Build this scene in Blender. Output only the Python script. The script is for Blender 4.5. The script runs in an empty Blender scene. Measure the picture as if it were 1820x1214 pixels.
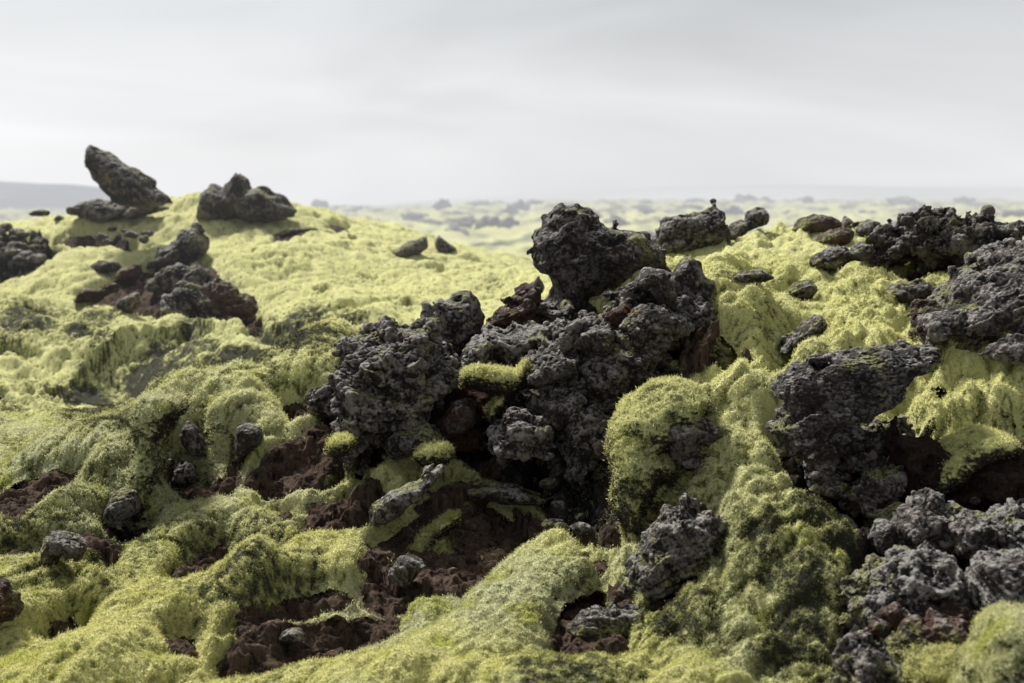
import bpy, math, time
import numpy as np
T0 = time.time()
F4 = np.float32
scene = bpy.context.scene
COL = scene.collection
# ------------------------------------------------------------------ camera model (photo pixels 1820 x 1214)
F, CX, HY, CAMZ = 2528.0, 910.0, 385.0, 1.75
def at(px, py, d):
    return ((px - CX) / F * d, d, CAMZ - (py - HY) / F * d)

# ------------------------------------------------------------------ noise
_r = np.random.RandomState(7)
PERM = np.concatenate([_r.permutation(256)] * 3).astype(np.int32)
G3 = _r.normal(size=(256, 3)); G3 = (G3 / np.linalg.norm(G3, axis=1)[:, None]).astype(F4)
JIT = _r.rand(256, 3).astype(F4)
from concurrent.futures import ThreadPoolExecutor
POOL = ThreadPoolExecutor(4)
def threaded(fn):
    """evaluate a point-wise noise in cache-sized slices on all cores"""
    def run(*a):
        a = np.broadcast_arrays(*a); shp = a[0].shape; n = a[0].size
        if n < 12000: return fn(*a)
        fl = [np.ascontiguousarray(v).ravel() for v in a]
        cuts = list(range(0, n, 12000)) + [n]
        res = list(POOL.map(lambda i: fn(*[v[cuts[i]:cuts[i+1]] for v in fl]), range(len(cuts)-1)))
        if isinstance(res[0], tuple): return tuple(np.concatenate(r).reshape(shp) for r in zip(*res))
        return np.concatenate(res).reshape(shp)
    return run
GX_, GY_, GZ_ = [np.ascontiguousarray(G3[:, i]) for i in range(3)]
@threaded
def perlin(x, y, z):
    x = np.asarray(x, F4); y = np.asarray(y, F4); z = np.asarray(z, F4)
    xi = np.floor(x); yi = np.floor(y); zi = np.floor(z)
    fx = x - xi; fy = y - yi; fz = z - zi
    X = xi.astype(np.int32) & 255; Y = yi.astype(np.int32) & 255; Z = zi.astype(np.int32) & 255
    u = fx*fx*fx*(fx*(fx*6-15)+10); v = fy*fy*fy*(fy*(fy*6-15)+10); w = fz*fz*fz*(fz*(fz*6-15)+10)
    res = 0
    for a in (0, 1):
        A = PERM[X + a]; wx = u if a else 1-u
        for b in (0, 1):
            B = PERM[A + Y + b]; wy = v if b else 1-v
            for c in (0, 1):
                g = PERM[B + Z + c]; wz = w if c else 1-w
                res = res + wx*wy*wz*(GX_[g]*(fx-a) + GY_[g]*(fy-b) + GZ_[g]*(fz-c))
    return res * 1.5
def pn(P, s, o=0.0):
    return perlin(P[..., 0]/s + o, P[..., 1]/s + o*1.7 + 3.1, P[..., 2]/s + o*.6 + 7.7)
def worley(P, s, o=0.0):
    return worley_(P[..., 0]/s + o, P[..., 1]/s + o*1.3, P[..., 2]/s + o*.7)
@threaded
def worley_(x, y, z):
    xi = np.floor(x).astype(np.int32); yi = np.floor(y).astype(np.int32); zi = np.floor(z).astype(np.int32)
    fx = (x - xi).astype(F4); fy = (y - yi).astype(F4); fz = (z - zi).astype(F4)
    best = np.full(fx.shape, 9.0, F4); second = best.copy()
    for a in (-1, 0, 1):
        A = PERM[(xi + a) & 255]
        for b in (-1, 0, 1):
            B = PERM[A + ((yi + b) & 255)]
            for c in (-1, 0, 1):
                j = JIT[PERM[B + ((zi + c) & 255)]]
                d = (j[..., 0]+a-fx)**2 + (j[..., 1]+b-fy)**2 + (j[..., 2]+c-fz)**2
                second = np.minimum(second, np.maximum(best, d)); best = np.minimum(best, d)
    return np.sqrt(best), np.sqrt(second)
def facet(P, s, o=0.0):
    """every voronoi cell is a randomly tilted plane: broken flat faces; also returns the distance to the crack"""
    x = P[..., 0]/s + o; y = P[..., 1]/s + o*1.3; z = P[..., 2]/s + o*.7
    x = x + .35*perlin(x*.9, y*.9, z*.9+4); y = y + .35*perlin(x*.9+9, y*.9, z*.9)
    return facet_(x, y, z)
@threaded
def facet_(x, y, z):
    xi = np.floor(x).astype(np.int32); yi = np.floor(y).astype(np.int32); zi = np.floor(z).astype(np.int32)
    fx = (x - xi).astype(F4); fy = (y - yi).astype(F4); fz = (z - zi).astype(F4)
    best = np.full(fx.shape, 9.0, F4); second = best.copy(); val = np.zeros(fx.shape, F4)
    for a in (-1, 0, 1):
        A = PERM[(xi + a) & 255]
        for b in (-1, 0, 1):
            Bq = PERM[A + ((yi + b) & 255)]
            for c in (-1, 0, 1):
                h = PERM[Bq + ((zi + c) & 255)]; j = JIT[h]
                dx = j[..., 0]+a-fx; dy = j[..., 1]+b-fy; dz = j[..., 2]+c-fz
                d = dx*dx+dy*dy+dz*dz; m = d < best
                g = G3[PERM[h+1]]
                second = np.where(m, best, np.minimum(second, d)); best = np.where(m, d, best)
                val = np.where(m, -(dx*g[..., 0]+dy*g[..., 1]+dz*g[..., 2])*.9 + (j[..., 1]-.5)*.45, val)
    return val, np.sqrt(second)-np.sqrt(best)
def cc_subdiv(V, Q):
    """one Catmull-Clark step on a quad mesh"""
    nV, nQ = len(V), len(Q)
    fp = V[Q].mean(1)
    E = np.stack([Q, np.roll(Q, -1, 1)], -1).reshape(-1, 2); Es = np.sort(E, 1)
    key = Es[:, 0].astype(np.int64)*nV + Es[:, 1]
    uk, inv = np.unique(key, return_inverse=True); inv = inv.ravel(); nE = len(uk)
    ev = np.stack([uk // nV, uk % nV], 1); mid = V[ev].mean(1)
    cnt = np.bincount(inv, minlength=nE); fidx = np.repeat(np.arange(nQ), 4)
    fs = np.stack([np.bincount(inv, fp[fidx, k], nE) for k in range(3)], 1)/cnt[:, None]
    ep = (mid + fs)*.5
    val = np.bincount(Q.ravel(), minlength=nV).astype(float)
    Fm = np.stack([np.bincount(Q.ravel(), fp[fidx, k], nV) for k in range(3)], 1)/val[:, None]
    ec = np.bincount(ev.ravel(), minlength=nV).astype(float)
    Rm = np.stack([np.bincount(ev.ravel(), np.repeat(mid[:, k], 2), nV) for k in range(3)], 1)/ec[:, None]
    vp = (Fm + 2*Rm + (val[:, None]-3)*V)/val[:, None]
    e = inv.reshape(nQ, 4) + nV; f = np.arange(nQ) + nV + nE
    NQ = np.stack([np.stack([Q[:, i], e[:, i], f, e[:, i-1]], 1) for i in range(4)], 1).reshape(-1, 4)
    return np.concatenate([vp, ep, fp]), NQ
def sstep(a, b, x):
    t = np.clip((x - a) / (b - a), 0, 1); return t*t*(3-2*t)

def poly_sdf(x, y, poly):
    """signed distance, negative inside"""
    P = np.asarray(poly, dtype=float); n = len(P)
    d = np.full(x.shape, 1e9); s = np.ones(x.shape)
    for i in range(n):
        ax, ay = P[i]; bx, by = P[i-1]
        ex, ey = bx-ax, by-ay; wx, wy = x-ax, y-ay
        t = np.clip((wx*ex + wy*ey) / (ex*ex + ey*ey + 1e-12), 0, 1)
        d = np.minimum(d, (wx-ex*t)**2 + (wy-ey*t)**2)
        c1 = y >= ay; c2 = y < by; c3 = ex*wy > ey*wx
        flip = (c1 & c2 & c3) | (~c1 & ~c2 & ~c3)
        s = np.where(flip, -s, s)
    return s*np.sqrt(d)

# ------------------------------------------------------------------ mesh helpers
def mesh_np(name, V, Q, smooth=True):
    me = bpy.data.meshes.new(name)
    nv, nf, k = len(V), len(Q), Q.shape[1]
    me.vertices.add(nv); me.vertices.foreach_set("co", np.ascontiguousarray(V, F4).ravel())
    me.loops.add(nf*k); me.loops.foreach_set("vertex_index", np.ascontiguousarray(Q, np.int32).ravel())
    me.polygons.add(nf)
    me.polygons.foreach_set("loop_start", np.arange(0, nf*k, k, dtype=np.int32))
    me.update(calc_edges=True); me.validate()
    if smooth: me.polygons.foreach_set("use_smooth", np.ones(nf, bool))
    return me
def get_co(me):
    a = np.empty(len(me.vertices)*3, F4); me.vertices.foreach_get("co", a); return a.reshape(-1, 3)
def get_no(me):
    a = np.empty(len(me.vertices)*3, F4); me.vertices.foreach_get("normal", a); return a.reshape(-1, 3)
def set_co(me, V):
    me.vertices.foreach_set("co", np.ascontiguousarray(V, F4).ravel()); me.update()
def attr(me, name, a):
    at_ = me.attributes.get(name) or me.attributes.new(name, 'FLOAT', 'POINT')
    at_.data.foreach_set("value", np.ascontiguousarray(a, F4).ravel())
def link(name, me, mat, label=None, cat=None, group=None, kind=None, parent=None):
    o = bpy.data.objects.new(name, me); COL.objects.link(o)
    if mat is not None: me.materials.append(mat)
    if label: o["label"] = label
    if cat: o["category"] = cat
    if group: o["group"] = group
    if kind: o["kind"] = kind
    if parent: o.parent = parent
    return o

def add_blades(me, sel, wid, length, seed, shade_mottle=None):
    '''append short pointed moss shoots to a moss mesh (they grow out of the surface at the chosen vertices)'''
    r = np.random.RandomState(seed); V = get_co(me); N = get_no(me); n = len(sel)
    if n == 0: return me
    wid = np.broadcast_to(wid, len(V))[sel]*r.uniform(.6, 1.4, n); ln = np.broadcast_to(length, len(V))[sel]*r.uniform(.5, 1.3, n)
    b = V[sel]; nn = N[sel]
    d = nn*.9 + r.normal(size=(n, 3))*.42 + np.array([0, 0, .35]); d /= np.linalg.norm(d, axis=1)[:, None]
    sd = np.cross(d, r.normal(size=(n, 3))); sd /= np.linalg.norm(sd, axis=1)[:, None]+1e-6
    tz = np.array([0, 0, 1.]) - nn*nn[:, 2:3]; st = np.clip(np.sqrt(1-np.clip(nn[:, 2], .25, 1)**2)/np.clip(nn[:, 2], .25, 1), 0, 3)
    b = b + tz*(r.uniform(-1, 1, n)*st*.010)[:, None] + r.normal(size=(n, 3))*wid[:, None]*1.2 - nn*ln[:, None]*.25
    T3 = np.stack([b - sd*wid[:, None]*.5, b + sd*wid[:, None]*.5, b + d*ln[:, None]], 1).reshape(-1, 3)
    polys = np.array([len(p.vertices) for p in me.polygons[:1]])
    nl = len(me.loops); nf = len(me.polygons)
    li = np.empty(nl, np.int32); me.loops.foreach_get("vertex_index", li); ls = np.empty(nf, np.int32); me.polygons.foreach_get("loop_start", ls)
    at_old = {}
    for a in ('tip', 'shade_mottle', 'pale'):
        v = np.empty(len(V), F4); me.attributes[a].data.foreach_get("value", v); at_old[a] = v
    out = bpy.data.meshes.new(me.name)
    out.vertices.add(len(V)+len(T3)); out.vertices.foreach_set("co", np.concatenate([V, T3]).astype(F4).ravel())
    out.loops.add(nl+3*n); out.loops.foreach_set("vertex_index", np.concatenate([li, np.arange(3*n, dtype=np.int32)+len(V)]))
    out.polygons.add(nf+n); out.polygons.foreach_set("loop_start", np.concatenate([ls, nl+np.arange(n, dtype=np.int32)*3]))
    out.update(calc_edges=True)
    out.polygons.foreach_set("use_smooth", np.concatenate([np.ones(nf, bool), np.zeros(n, bool)]))
    tv = at_old['tip'][sel]; rv = r.uniform(-.12, .16, n)
    attr(out, 'tip', np.concatenate([at_old['tip']-.20, np.stack([tv-.25, tv-.25, tv+.25+rv], 1).ravel()]))
    upv = N[:, 2]; attr(out, 'up', np.concatenate([upv, np.repeat(upv[sel], 3)]))
    attr(out, 'blade', np.concatenate([np.zeros(len(V)), np.ones(3*n)]))
    for a in ('shade_mottle', 'pale'): attr(out, a, np.concatenate([at_old[a], np.repeat(at_old[a][sel], 3)]))
    bpy.data.meshes.remove(me)
    return out

def surface_nets(f, org, h, score=None):
    nx, ny, nz = f.shape
    ins = f < 0
    acc = np.zeros((nx-1, ny-1, nz-1, 3), F4); cnt = np.zeros((nx-1, ny-1, nz-1), F4)
    cor = [(a, b, c) for a in (0, 1) for b in (0, 1) for c in (0, 1)]
    def sl(A, c): return A[c[0]:nx-1+c[0], c[1]:ny-1+c[1], c[2]:nz-1+c[2]]
    for i in cor:
        for ax in range(3):
            if i[ax] == 0:
                j = list(i); j[ax] = 1; j = tuple(j)
                fa, fb = sl(f, i), sl(f, j)
                m = sl(ins, i) != sl(ins, j)
                t = np.where(m, fa/np.where(m, fa-fb, 1), 0)
                for q in range(3):
                    acc[..., q] += np.where(m, i[q] + (t if q == ax else 0), 0)
                cnt += m
    act = cnt > 0
    idx = -np.ones(act.shape, np.int64); idx[act] = np.arange(act.sum())
    cell = np.argwhere(act)
    V = (cell + acc[act]/cnt[act][:, None])*h + org
    Q = []
    for ax in range(3):
        u, v = (ax+1) % 3, (ax+2) % 3
        a = np.moveaxis(ins, ax, 0)[:-1]; b = np.moveaxis(ins, ax, 0)[1:]
        m = np.moveaxis(a != b, 0, ax)
        e = np.argwhere(m); sh = act.shape
        ok = (e[:, u] > 0) & (e[:, v] > 0) & (e[:, u] < sh[u]) & (e[:, v] < sh[v])
        e = e[ok]
        def cid(du, dv):
            k = e.copy(); k[:, u] += du; k[:, v] += dv; return idx[k[:, 0], k[:, 1], k[:, 2]]
        q = np.stack([cid(-1, -1), cid(0, -1), cid(0, 0), cid(-1, 0)], 1)
        s = ins[e[:, 0], e[:, 1], e[:, 2]]
        q[~s] = q[~s][:, ::-1]
        Q.append(q)
    Q = np.concatenate(Q)
    # keep the largest connected component
    lab = np.arange(len(V))
    for _ in range(200):
        m = lab[Q].min(1); new = lab.copy()
        for k in range(4): np.minimum.at(new, Q[:, k], m)
        new = new[new]
        if (new == lab).all(): break
        lab = new
    wt = score(V) if score else np.ones(len(V)); c = np.bincount(lab, wt, len(V)); keep = lab == c.argmax()
    remap = np.cumsum(keep)-1
    Q = remap[Q[keep[Q[:, 0]]]]
    return V[keep], Q

# ------------------------------------------------------------------ materials
class NT:
    def __init__(s, name):
        s.m = bpy.data.materials.new(name); s.m.use_nodes = True; s.m.cycles.emission_sampling = 'NONE'; s.t = s.m.node_tree; s.t.nodes.clear()
        s.out = s.n('ShaderNodeOutputMaterial')
    def n(s, ty, **kw):
        nd = s.t.nodes.new(ty)
        for k, v in kw.items(): setattr(nd, k, v)
        return nd
    def l(s, a, b): s.t.links.new(a, b)
    def val(s, sock, v):
        if hasattr(v, 'bl_idname') or isinstance(v, bpy.types.NodeSocket): s.l(v, sock)
        else: sock.default_value = v
    def math(s, op, a, b=0.0, clamp=False):
        nd = s.n('ShaderNodeMath', operation=op, use_clamp=clamp); s.val(nd.inputs[0], a); s.val(nd.inputs[1], b); return nd.outputs[0]
    def noise(s, scale, detail=4, rough=.6, vec=None, dist=0.0):
        nd = s.n('ShaderNodeTexNoise'); nd.inputs['Scale'].default_value = scale; nd.inputs['Detail'].default_value = detail
        nd.inputs['Roughness'].default_value = rough; nd.inputs['Distortion'].default_value = dist
        if vec is not None: s.l(vec, nd.inputs['Vector'])
        return nd.outputs[0]
    def ss(s, v, a, b):
        nd = s.n('ShaderNodeMapRange', interpolation_type='SMOOTHSTEP'); s.val(nd.inputs[0], v)
        nd.inputs[1].default_value = a; nd.inputs[2].default_value = b; return nd.outputs[0]
    def mix(s, f, a, b):
        nd = s.n('ShaderNodeMix', data_type='RGBA'); s.val(nd.inputs[0], f)
        for sock, v in ((nd.inputs[6], a), (nd.inputs[7], b)):
            if isinstance(v, tuple): sock.default_value = (*v, 1)
            else: s.l(v, sock)
        return nd.outputs[2]
    def attr(s, name):
        nd = s.n('ShaderNodeAttribute'); nd.attribute_name = name; return nd.outputs['Fac']
    def finish(s, col, height, dist, rough=.9, strength=1.0, haze=True, spec=.2, sheen=0.0, trans=0.0):
        b = s.n('ShaderNodeBsdfPrincipled'); s.val(b.inputs['Base Color'], col); s.val(b.inputs['Roughness'], rough)
        b.inputs['Specular IOR Level'].default_value = spec
        if sheen: b.inputs['Sheen Weight'].default_value = sheen; b.inputs['Sheen Roughness'].default_value = .5
        if height is not None:
            bp = s.n('ShaderNodeBump'); bp.inputs['Distance'].default_value = dist; bp.inputs['Strength'].default_value = strength
            s.l(height, bp.inputs['Height']); s.l(bp.outputs[0], b.inputs['Normal'])
        sh = b.outputs[0]
        if trans:   # thin leaves let the back light through
            tr = s.n('ShaderNodeBsdfTranslucent'); s.l(col, tr.inputs[0]); m2 = s.n('ShaderNodeMixShader')
            s.l(s.math('MULTIPLY', s.attr('blade'), trans), m2.inputs[0]); s.l(sh, m2.inputs[1]); s.l(tr.outputs[0], m2.inputs[2]); sh = m2.outputs[0]
        if haze:   # mist painted as a flat glow that thickens with world depth
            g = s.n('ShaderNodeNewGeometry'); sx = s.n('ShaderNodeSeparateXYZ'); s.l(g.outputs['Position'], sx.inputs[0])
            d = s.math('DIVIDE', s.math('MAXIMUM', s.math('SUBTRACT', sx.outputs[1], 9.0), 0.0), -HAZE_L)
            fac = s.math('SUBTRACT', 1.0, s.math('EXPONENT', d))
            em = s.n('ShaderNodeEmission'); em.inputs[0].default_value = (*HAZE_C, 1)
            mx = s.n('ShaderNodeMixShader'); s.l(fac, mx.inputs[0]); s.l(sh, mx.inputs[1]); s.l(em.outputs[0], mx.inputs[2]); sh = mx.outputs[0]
        s.l(sh, s.out.inputs[0]); return s.m
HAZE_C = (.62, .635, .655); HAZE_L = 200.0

def upness(t):
    g = t.n('ShaderNodeNewGeometry'); sx = t.n('ShaderNodeSeparateXYZ'); t.l(g.outputs['Normal'], sx.inputs[0]); return sx.outputs[2]
def pos(t):
    return t.n('ShaderNodeNewGeometry').outputs['Position']

def moss_mat(name, under=True):
    t = NT(name); P = pos(t)
    big = t.noise(.9, 3, .55, P); mid = t.noise(5, 4, .6, P); fine = t.noise(60, 3, .65, P); vf = t.noise(170, 2, .6, P)
    tip = t.attr('tip'); shade_mottle = t.attr('shade_mottle')
    gg = t.mix(t.ss(big, .40, .62), (.63, .615, .24), (.55, .56, .33))
    gg = t.mix(t.math('MULTIPLY', t.ss(mid, .51, .67), .8), gg, (.42, .45, .07))
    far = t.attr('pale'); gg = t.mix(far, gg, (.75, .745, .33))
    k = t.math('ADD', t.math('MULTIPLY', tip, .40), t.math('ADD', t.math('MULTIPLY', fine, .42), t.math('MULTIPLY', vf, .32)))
    k = t.math('SUBTRACT', k, t.math('MULTIPLY', shade_mottle, .55))
    k = t.math('ADD', k, t.math('MULTIPLY', shade_mottle, t.math('MULTIPLY', t.math('SUBTRACT', t.noise(9, 4, .7, P), .5), 1.9)))
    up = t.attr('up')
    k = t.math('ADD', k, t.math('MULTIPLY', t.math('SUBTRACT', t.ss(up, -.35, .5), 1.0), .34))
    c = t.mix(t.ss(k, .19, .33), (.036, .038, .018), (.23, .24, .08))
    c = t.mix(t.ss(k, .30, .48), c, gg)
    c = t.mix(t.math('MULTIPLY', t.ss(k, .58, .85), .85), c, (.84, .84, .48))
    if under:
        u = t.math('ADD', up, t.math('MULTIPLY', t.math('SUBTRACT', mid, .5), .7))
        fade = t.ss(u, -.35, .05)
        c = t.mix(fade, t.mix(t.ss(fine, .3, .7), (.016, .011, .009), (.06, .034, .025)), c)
    hgt = t.math('ADD', t.math('MULTIPLY', fine, 1.0), t.math('MULTIPLY', vf, .5))
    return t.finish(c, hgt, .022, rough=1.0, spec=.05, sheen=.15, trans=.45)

def rock_mat(name, base=(.042, .036, .033), hi=(.33, .295, .268), lich=.5, rust=.0):
    t = NT(name); P = pos(t)
    big = t.noise(2.2, 4, .6, P); mid = t.noise(11, 5, .65, P); fine = t.noise(55, 4, .7, P); vf = t.noise(140, 3, .7, P)
    vo = t.n('ShaderNodeTexVoronoi'); vo.inputs['Scale'].default_value = 38; t.l(P, vo.inputs['Vector']); vd = vo.outputs['Distance']
    cav = t.attr('cav'); up = upness(t)
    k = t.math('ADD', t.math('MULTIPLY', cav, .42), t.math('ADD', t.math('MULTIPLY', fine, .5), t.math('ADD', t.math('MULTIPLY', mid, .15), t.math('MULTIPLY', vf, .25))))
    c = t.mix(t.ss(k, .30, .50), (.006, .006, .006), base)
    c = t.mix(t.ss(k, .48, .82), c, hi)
    c = t.mix(t.math('MULTIPLY', t.ss(big, .45, .65), .55), c, (.085, .055, .045))
    pz = t.noise(7, 4, .6, P, .8); c = t.mix(t.math('MULTIPLY', t.ss(pz, .56, .40), .55), c, t.mix(t.ss(k, .4, .8), (.012, .011, .011), (.09, .082, .077)))
    if rust: c = t.mix(t.math('MULTIPLY', t.ss(mid, .35, .6), rust), c, (.16, .06, .035))
    # grey-white crustose lichen on exposed upward knobs
    lk = t.math('ADD', t.math('ADD', t.math('MULTIPLY', mid, .6), t.math('MULTIPLY', fine, .6)), t.math('ADD', t.math('MULTIPLY', up, .16), t.math('MULTIPLY', cav, .18)))
    c = t.mix(t.math('MULTIPLY', t.ss(lk, .87-.15*lich, .95-.1*lich), .75), c, (.42, .41, .39))
    og = t.noise(6.5, 2, .5, P, 1.0)
    c = t.mix(t.math('MULTIPLY', t.ss(og, .745, .765), .8), c, (.36, .16, .04))
    mo = t.math('MULTIPLY', t.ss(t.math('ADD', t.noise(4.5, 4, .65, P), t.math('MULTIPLY', up, .10)), .62, .68), t.ss(up, .1, .6))
    mo = t.math('MAXIMUM', t.math('MULTIPLY', mo, .75), t.math('MULTIPLY', t.attr('creep'), t.ss(up, -.3, .35)))
    c = t.mix(mo, c, t.mix(t.ss(t.math('ADD', t.math('MULTIPLY', fine, .5), t.math('MULTIPLY', vf, .5)), .40, .58), (.05, .05, .018), (.42, .43, .15)))
    lp = t.noise(24, 4, .7, P, .5); c = t.mix(t.math('MULTIPLY', t.math('MULTIPLY', t.ss(lp, .60, .66), t.ss(big, .42, .58)), .35+.4*lich), c, (.27, .255, .24))
    h = t.math('ADD', t.math('MULTIPLY', fine, 1.0), t.math('ADD', t.math('MULTIPLY', vf, .5), t.math('MULTIPLY', vd, .6)))
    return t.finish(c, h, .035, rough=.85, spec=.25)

def soil_mat(name, c0=(.012, .009, .008), c1=(.050, .033, .027), c2=(.13, .085, .065)):
    t = NT(name); P = pos(t)
    mp = t.n('ShaderNodeMapping'); mp.inputs['Scale'].default_value = (1, 1, .45); t.l(P, mp.inputs[0])
    big = t.noise(3.5, 4, .6, P); fib = t.noise(70, 5, .75, mp.outputs[0], 1.2); mid = t.noise(18, 5, .7, P, .6)
    k = t.math('ADD', t.math('MULTIPLY', fib, .55), t.math('ADD', t.math('MULTIPLY', mid, .40), t.math('MULTIPLY', big, .20)))
    c = t.mix(t.ss(k, .46, .60), c0, c1); c = t.mix(t.ss(k, .60, .76), c, c2)
    return t.finish(c, t.math('ADD', fib, mid), .02, rough=1.0, spec=.05)

def ground_mat():
    t = NT("ground"); P = pos(t)
    mp = t.n('ShaderNodeMapping'); mp.inputs['Scale'].default_value = (1, 1, .45); t.l(P, mp.inputs[0])
    big = t.noise(3.5, 4, .6, P); fib = t.noise(75, 5, .75, mp.outputs[0], 1.2); mid = t.noise(18, 5, .7, P, .6); cav = t.attr('cav'); lava = t.attr('lava')
    k = t.math('ADD', t.math('MULTIPLY', fib, .55), t.math('ADD', t.math('MULTIPLY', mid, .40), t.math('MULTIPLY', big, .20)))
    k = t.math('ADD', k, t.math('MULTIPLY', t.math('SUBTRACT', cav, .5), .18))
    c = t.mix(t.ss(k, .44, .58), (.032, .023, .019), (.155, .108, .082)); c = t.mix(t.ss(k, .60, .78), c, (.38, .28, .215)); c = t.mix(t.math('MULTIPLY', t.ss(big, .5, .65), .4), c, (.07, .045, .034))
    r = t.mix(t.ss(k, .44, .62), (.012, .011, .011), (.060, .054, .052)); r = t.mix(t.ss(k, .60, .80), r, (.25, .235, .22))
    c = t.mix(lava, c, r)
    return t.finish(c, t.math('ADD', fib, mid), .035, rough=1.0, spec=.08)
M_GROUND = ground_mat()
M_MOSS = moss_mat("moss")
M_ROCK = rock_mat("lava_rock"); M_ROCKL = rock_mat("lichen_grey_rock", (.048, .043, .040), (.32, .295, .275), 1.0)
M_RUST = rock_mat("rusty_lava", (.030, .022, .019), (.12, .085, .070), .1, .35)
M_DARK = rock_mat("black_lava", (.026, .0235, .022), (.20, .178, .163), .5)
M_SOIL = soil_mat("peaty_soil"); M_SOILR = soil_mat("red_soil", (.015, .010, .009), (.075, .042, .032), (.17, .10, .072))

# ------------------------------------------------------------------ base terrain
CP = [ # (px, py, depth)
 (-250,1250,4.6),(0,1214,4.8),(0,1000,5.7),(0,850,6.7),(0,770,7.6),(-300,800,7.5),(120,745,7.9),(240,725,8.0),(150,1100,5.3),(150,900,6.4),
 (220,930,6.3),(300,910,6.45),(300,670,7.6),(430,640,7.8),(520,600,8.1),(600,580,8.4),(270,740,7.2),(400,790,6.9),(420,870,6.65),(500,720,7.3),(560,840,6.7),(560,760,7.0),
 (400,1000,5.8),(400,1214,4.8),(600,950,6.15),(600,1100,5.3),(750,950,6.0),(700,1214,4.7),(880,900,6.3),(780,820,6.75),(900,1060,5.45),(1000,950,6.0),
 (1000,1214,4.55),(950,800,6.9),(700,720,7.4),(850,650,7.7),(1000,600,7.6),(1050,540,7.9),(1150,560,7.6),(1100,930,5.9),(1130,1050,5.25),
 (1200,900,5.9),(1180,800,6.2),(1230,720,6.5),(1250,600,7.0),(1300,660,6.7),(1270,510,7.7),(1350,800,5.9),(1350,950,5.35),(1350,1100,4.85),(1300,1214,4.45),
 (1450,1214,4.4),(1450,1050,4.95),(1450,900,5.6),(1430,640,6.7),(1550,560,7.2),(1400,560,7.4),(1400,500,8.2),(1300,450,9.3),(1350,420,10.5),(1500,420,10.5),
 (1500,480,8.6),(1600,500,8.2),(1700,520,7.6),(1650,600,6.9),(1750,610,6.6),(1700,660,6.3),(1820,700,6.1),(1700,740,5.95),(1560,780,5.9),(1600,880,5.55),(1700,880,5.5),
 (1700,1000,5.0),(1600,1100,4.7),(1820,1000,4.95),(1820,900,5.4),(1820,1214,4.3),(1600,1250,4.2),(2050,1250,4.2),(2050,900,5.4),(2050,600,7),(1820,500,8.2),(1820,440,9.6),(1950,440,10),(1650,430,10),
 # valley behind the near ridge and the far moss hump
 (0,700,10.2),(200,715,10.2),(200,650,11),(330,660,10.2),(420,625,10.4),(0,600,11.6),(-300,640,11.5),(250,570,12.3),(500,590,10.9),(600,540,11.6),(700,560,11),(800,590,10),
 (0,500,13.5),(150,470,14),(300,500,13.3),(400,520,12.9),(300,430,15),(450,450,14.2),(600,470,13.6),(700,500,12.8),(850,520,11.9),(900,490,13.5),
 (0,415,16),(-300,430,16),(100,393,16.3),(200,380,16.6),(330,358,16.6),(450,372,16.6),(570,385,17),(700,410,18),(850,447,19),(950,470,20),(800,445,16.5),
 (1050,480,12),(1100,470,14),(1160,455,11)]
HID = [(-2.6,9.0,-1.22),(-2.0,8.9,-1.2),(-1.5,9.0,-1.12),(-1.0,9.2,-1.02),(-.4,9.6,-.95),(-5,20,-.1),(-2,21,-.2),(1,22,-1.6),(4,16,-1.3),(6,17,-1.0),(3,14,-1.1),(1.5,16,-1.3),(-8,24,-1.6),(-3,26,-1.9),(2,26,-2.2),(8,26,-1.9),(4,22,-1.9),(12,24,-1.8),(-12,24,-1.2),(0,3.2,-1.9),(-2,3.2,-1.95),(2,3.2,-1.95)]
pts = np.array([at(*c) for c in CP] + [(x, y, z+CAMZ) for x, y, z in HID])
def tps(r2): return .5*r2*np.log(r2+1e-9)
def warpy(p):  # work in (x/y, ln y) so that the spacing of the points is even
    return np.stack([p[..., 0]/p[..., 1]*2.0, np.log(p[..., 1])], -1)
W = warpy(pts); n = len(W)
K = tps(((W[:, None]-W[None])**2).sum(-1)) + np.eye(n)*2e-4
A = np.zeros((n+3, n+3)); A[:n, :n] = K; A[:n, n] = 1; A[:n, n+1:] = W; A[n, :n] = 1; A[n+1:, :n] = W.T
rb = np.linalg.solve(A, np.concatenate([pts[:, 2], [0, 0, 0]]))
GU = np.linspace(-1.1, 1.1, 241); GV = np.linspace(math.log(2.8), math.log(34), 241)
gu, gv = np.meshgrid(GU*2.0, GV, indexing='ij'); gp = np.stack([gu.ravel(), gv.ravel()], -1)
HG = np.concatenate([tps(((c[:, None]-W[None])**2).sum(-1)) @ rb[:n] + rb[n] + c @ rb[n+1:] for c in np.array_split(gp, 20)]).reshape(gu.shape)
def plain(x, y):
    return CAMZ - 2.3 + 3.4*sstep(40, 380, y) + .0075*np.maximum(y-60, 0)*sstep(-.2, .1, x/y) + .6*perlin(x/23., y/31., 0*x+.5)*sstep(26, 60, y)
def H0(x, y):
    y = np.maximum(y, 2.9); u = np.clip(x/y, -1.09, 1.09); v = np.clip(np.log(y), GV[0], GV[-1]-1e-4)
    a = (u-GU[0])/(GU[1]-GU[0]); b = (v-GV[0])/(GV[1]-GV[0]); i = np.floor(a).astype(int); j = np.clip(np.floor(b).astype(int), 0, 239); a = a-i; b = b-j
    h = HG[i, j]*(1-a)*(1-b) + HG[i+1, j]*a*(1-b) + HG[i, j+1]*(1-a)*b + HG[i+1, j+1]*a*b
    w = sstep(21, 30, y); return h*(1-w) + plain(x, y)*w
def ray(px, py, dmin=3.5, dmax=400, lift=0.0):
    d = np.exp(np.linspace(math.log(dmin), math.log(dmax), 900))
    x, y, z = at(px, py, d); h = H0(x, y) + lift; k = np.argmax(z < h)
    return (x[k], y[k]) if (z < h).any() else (x[-1], y[-1])

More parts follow.
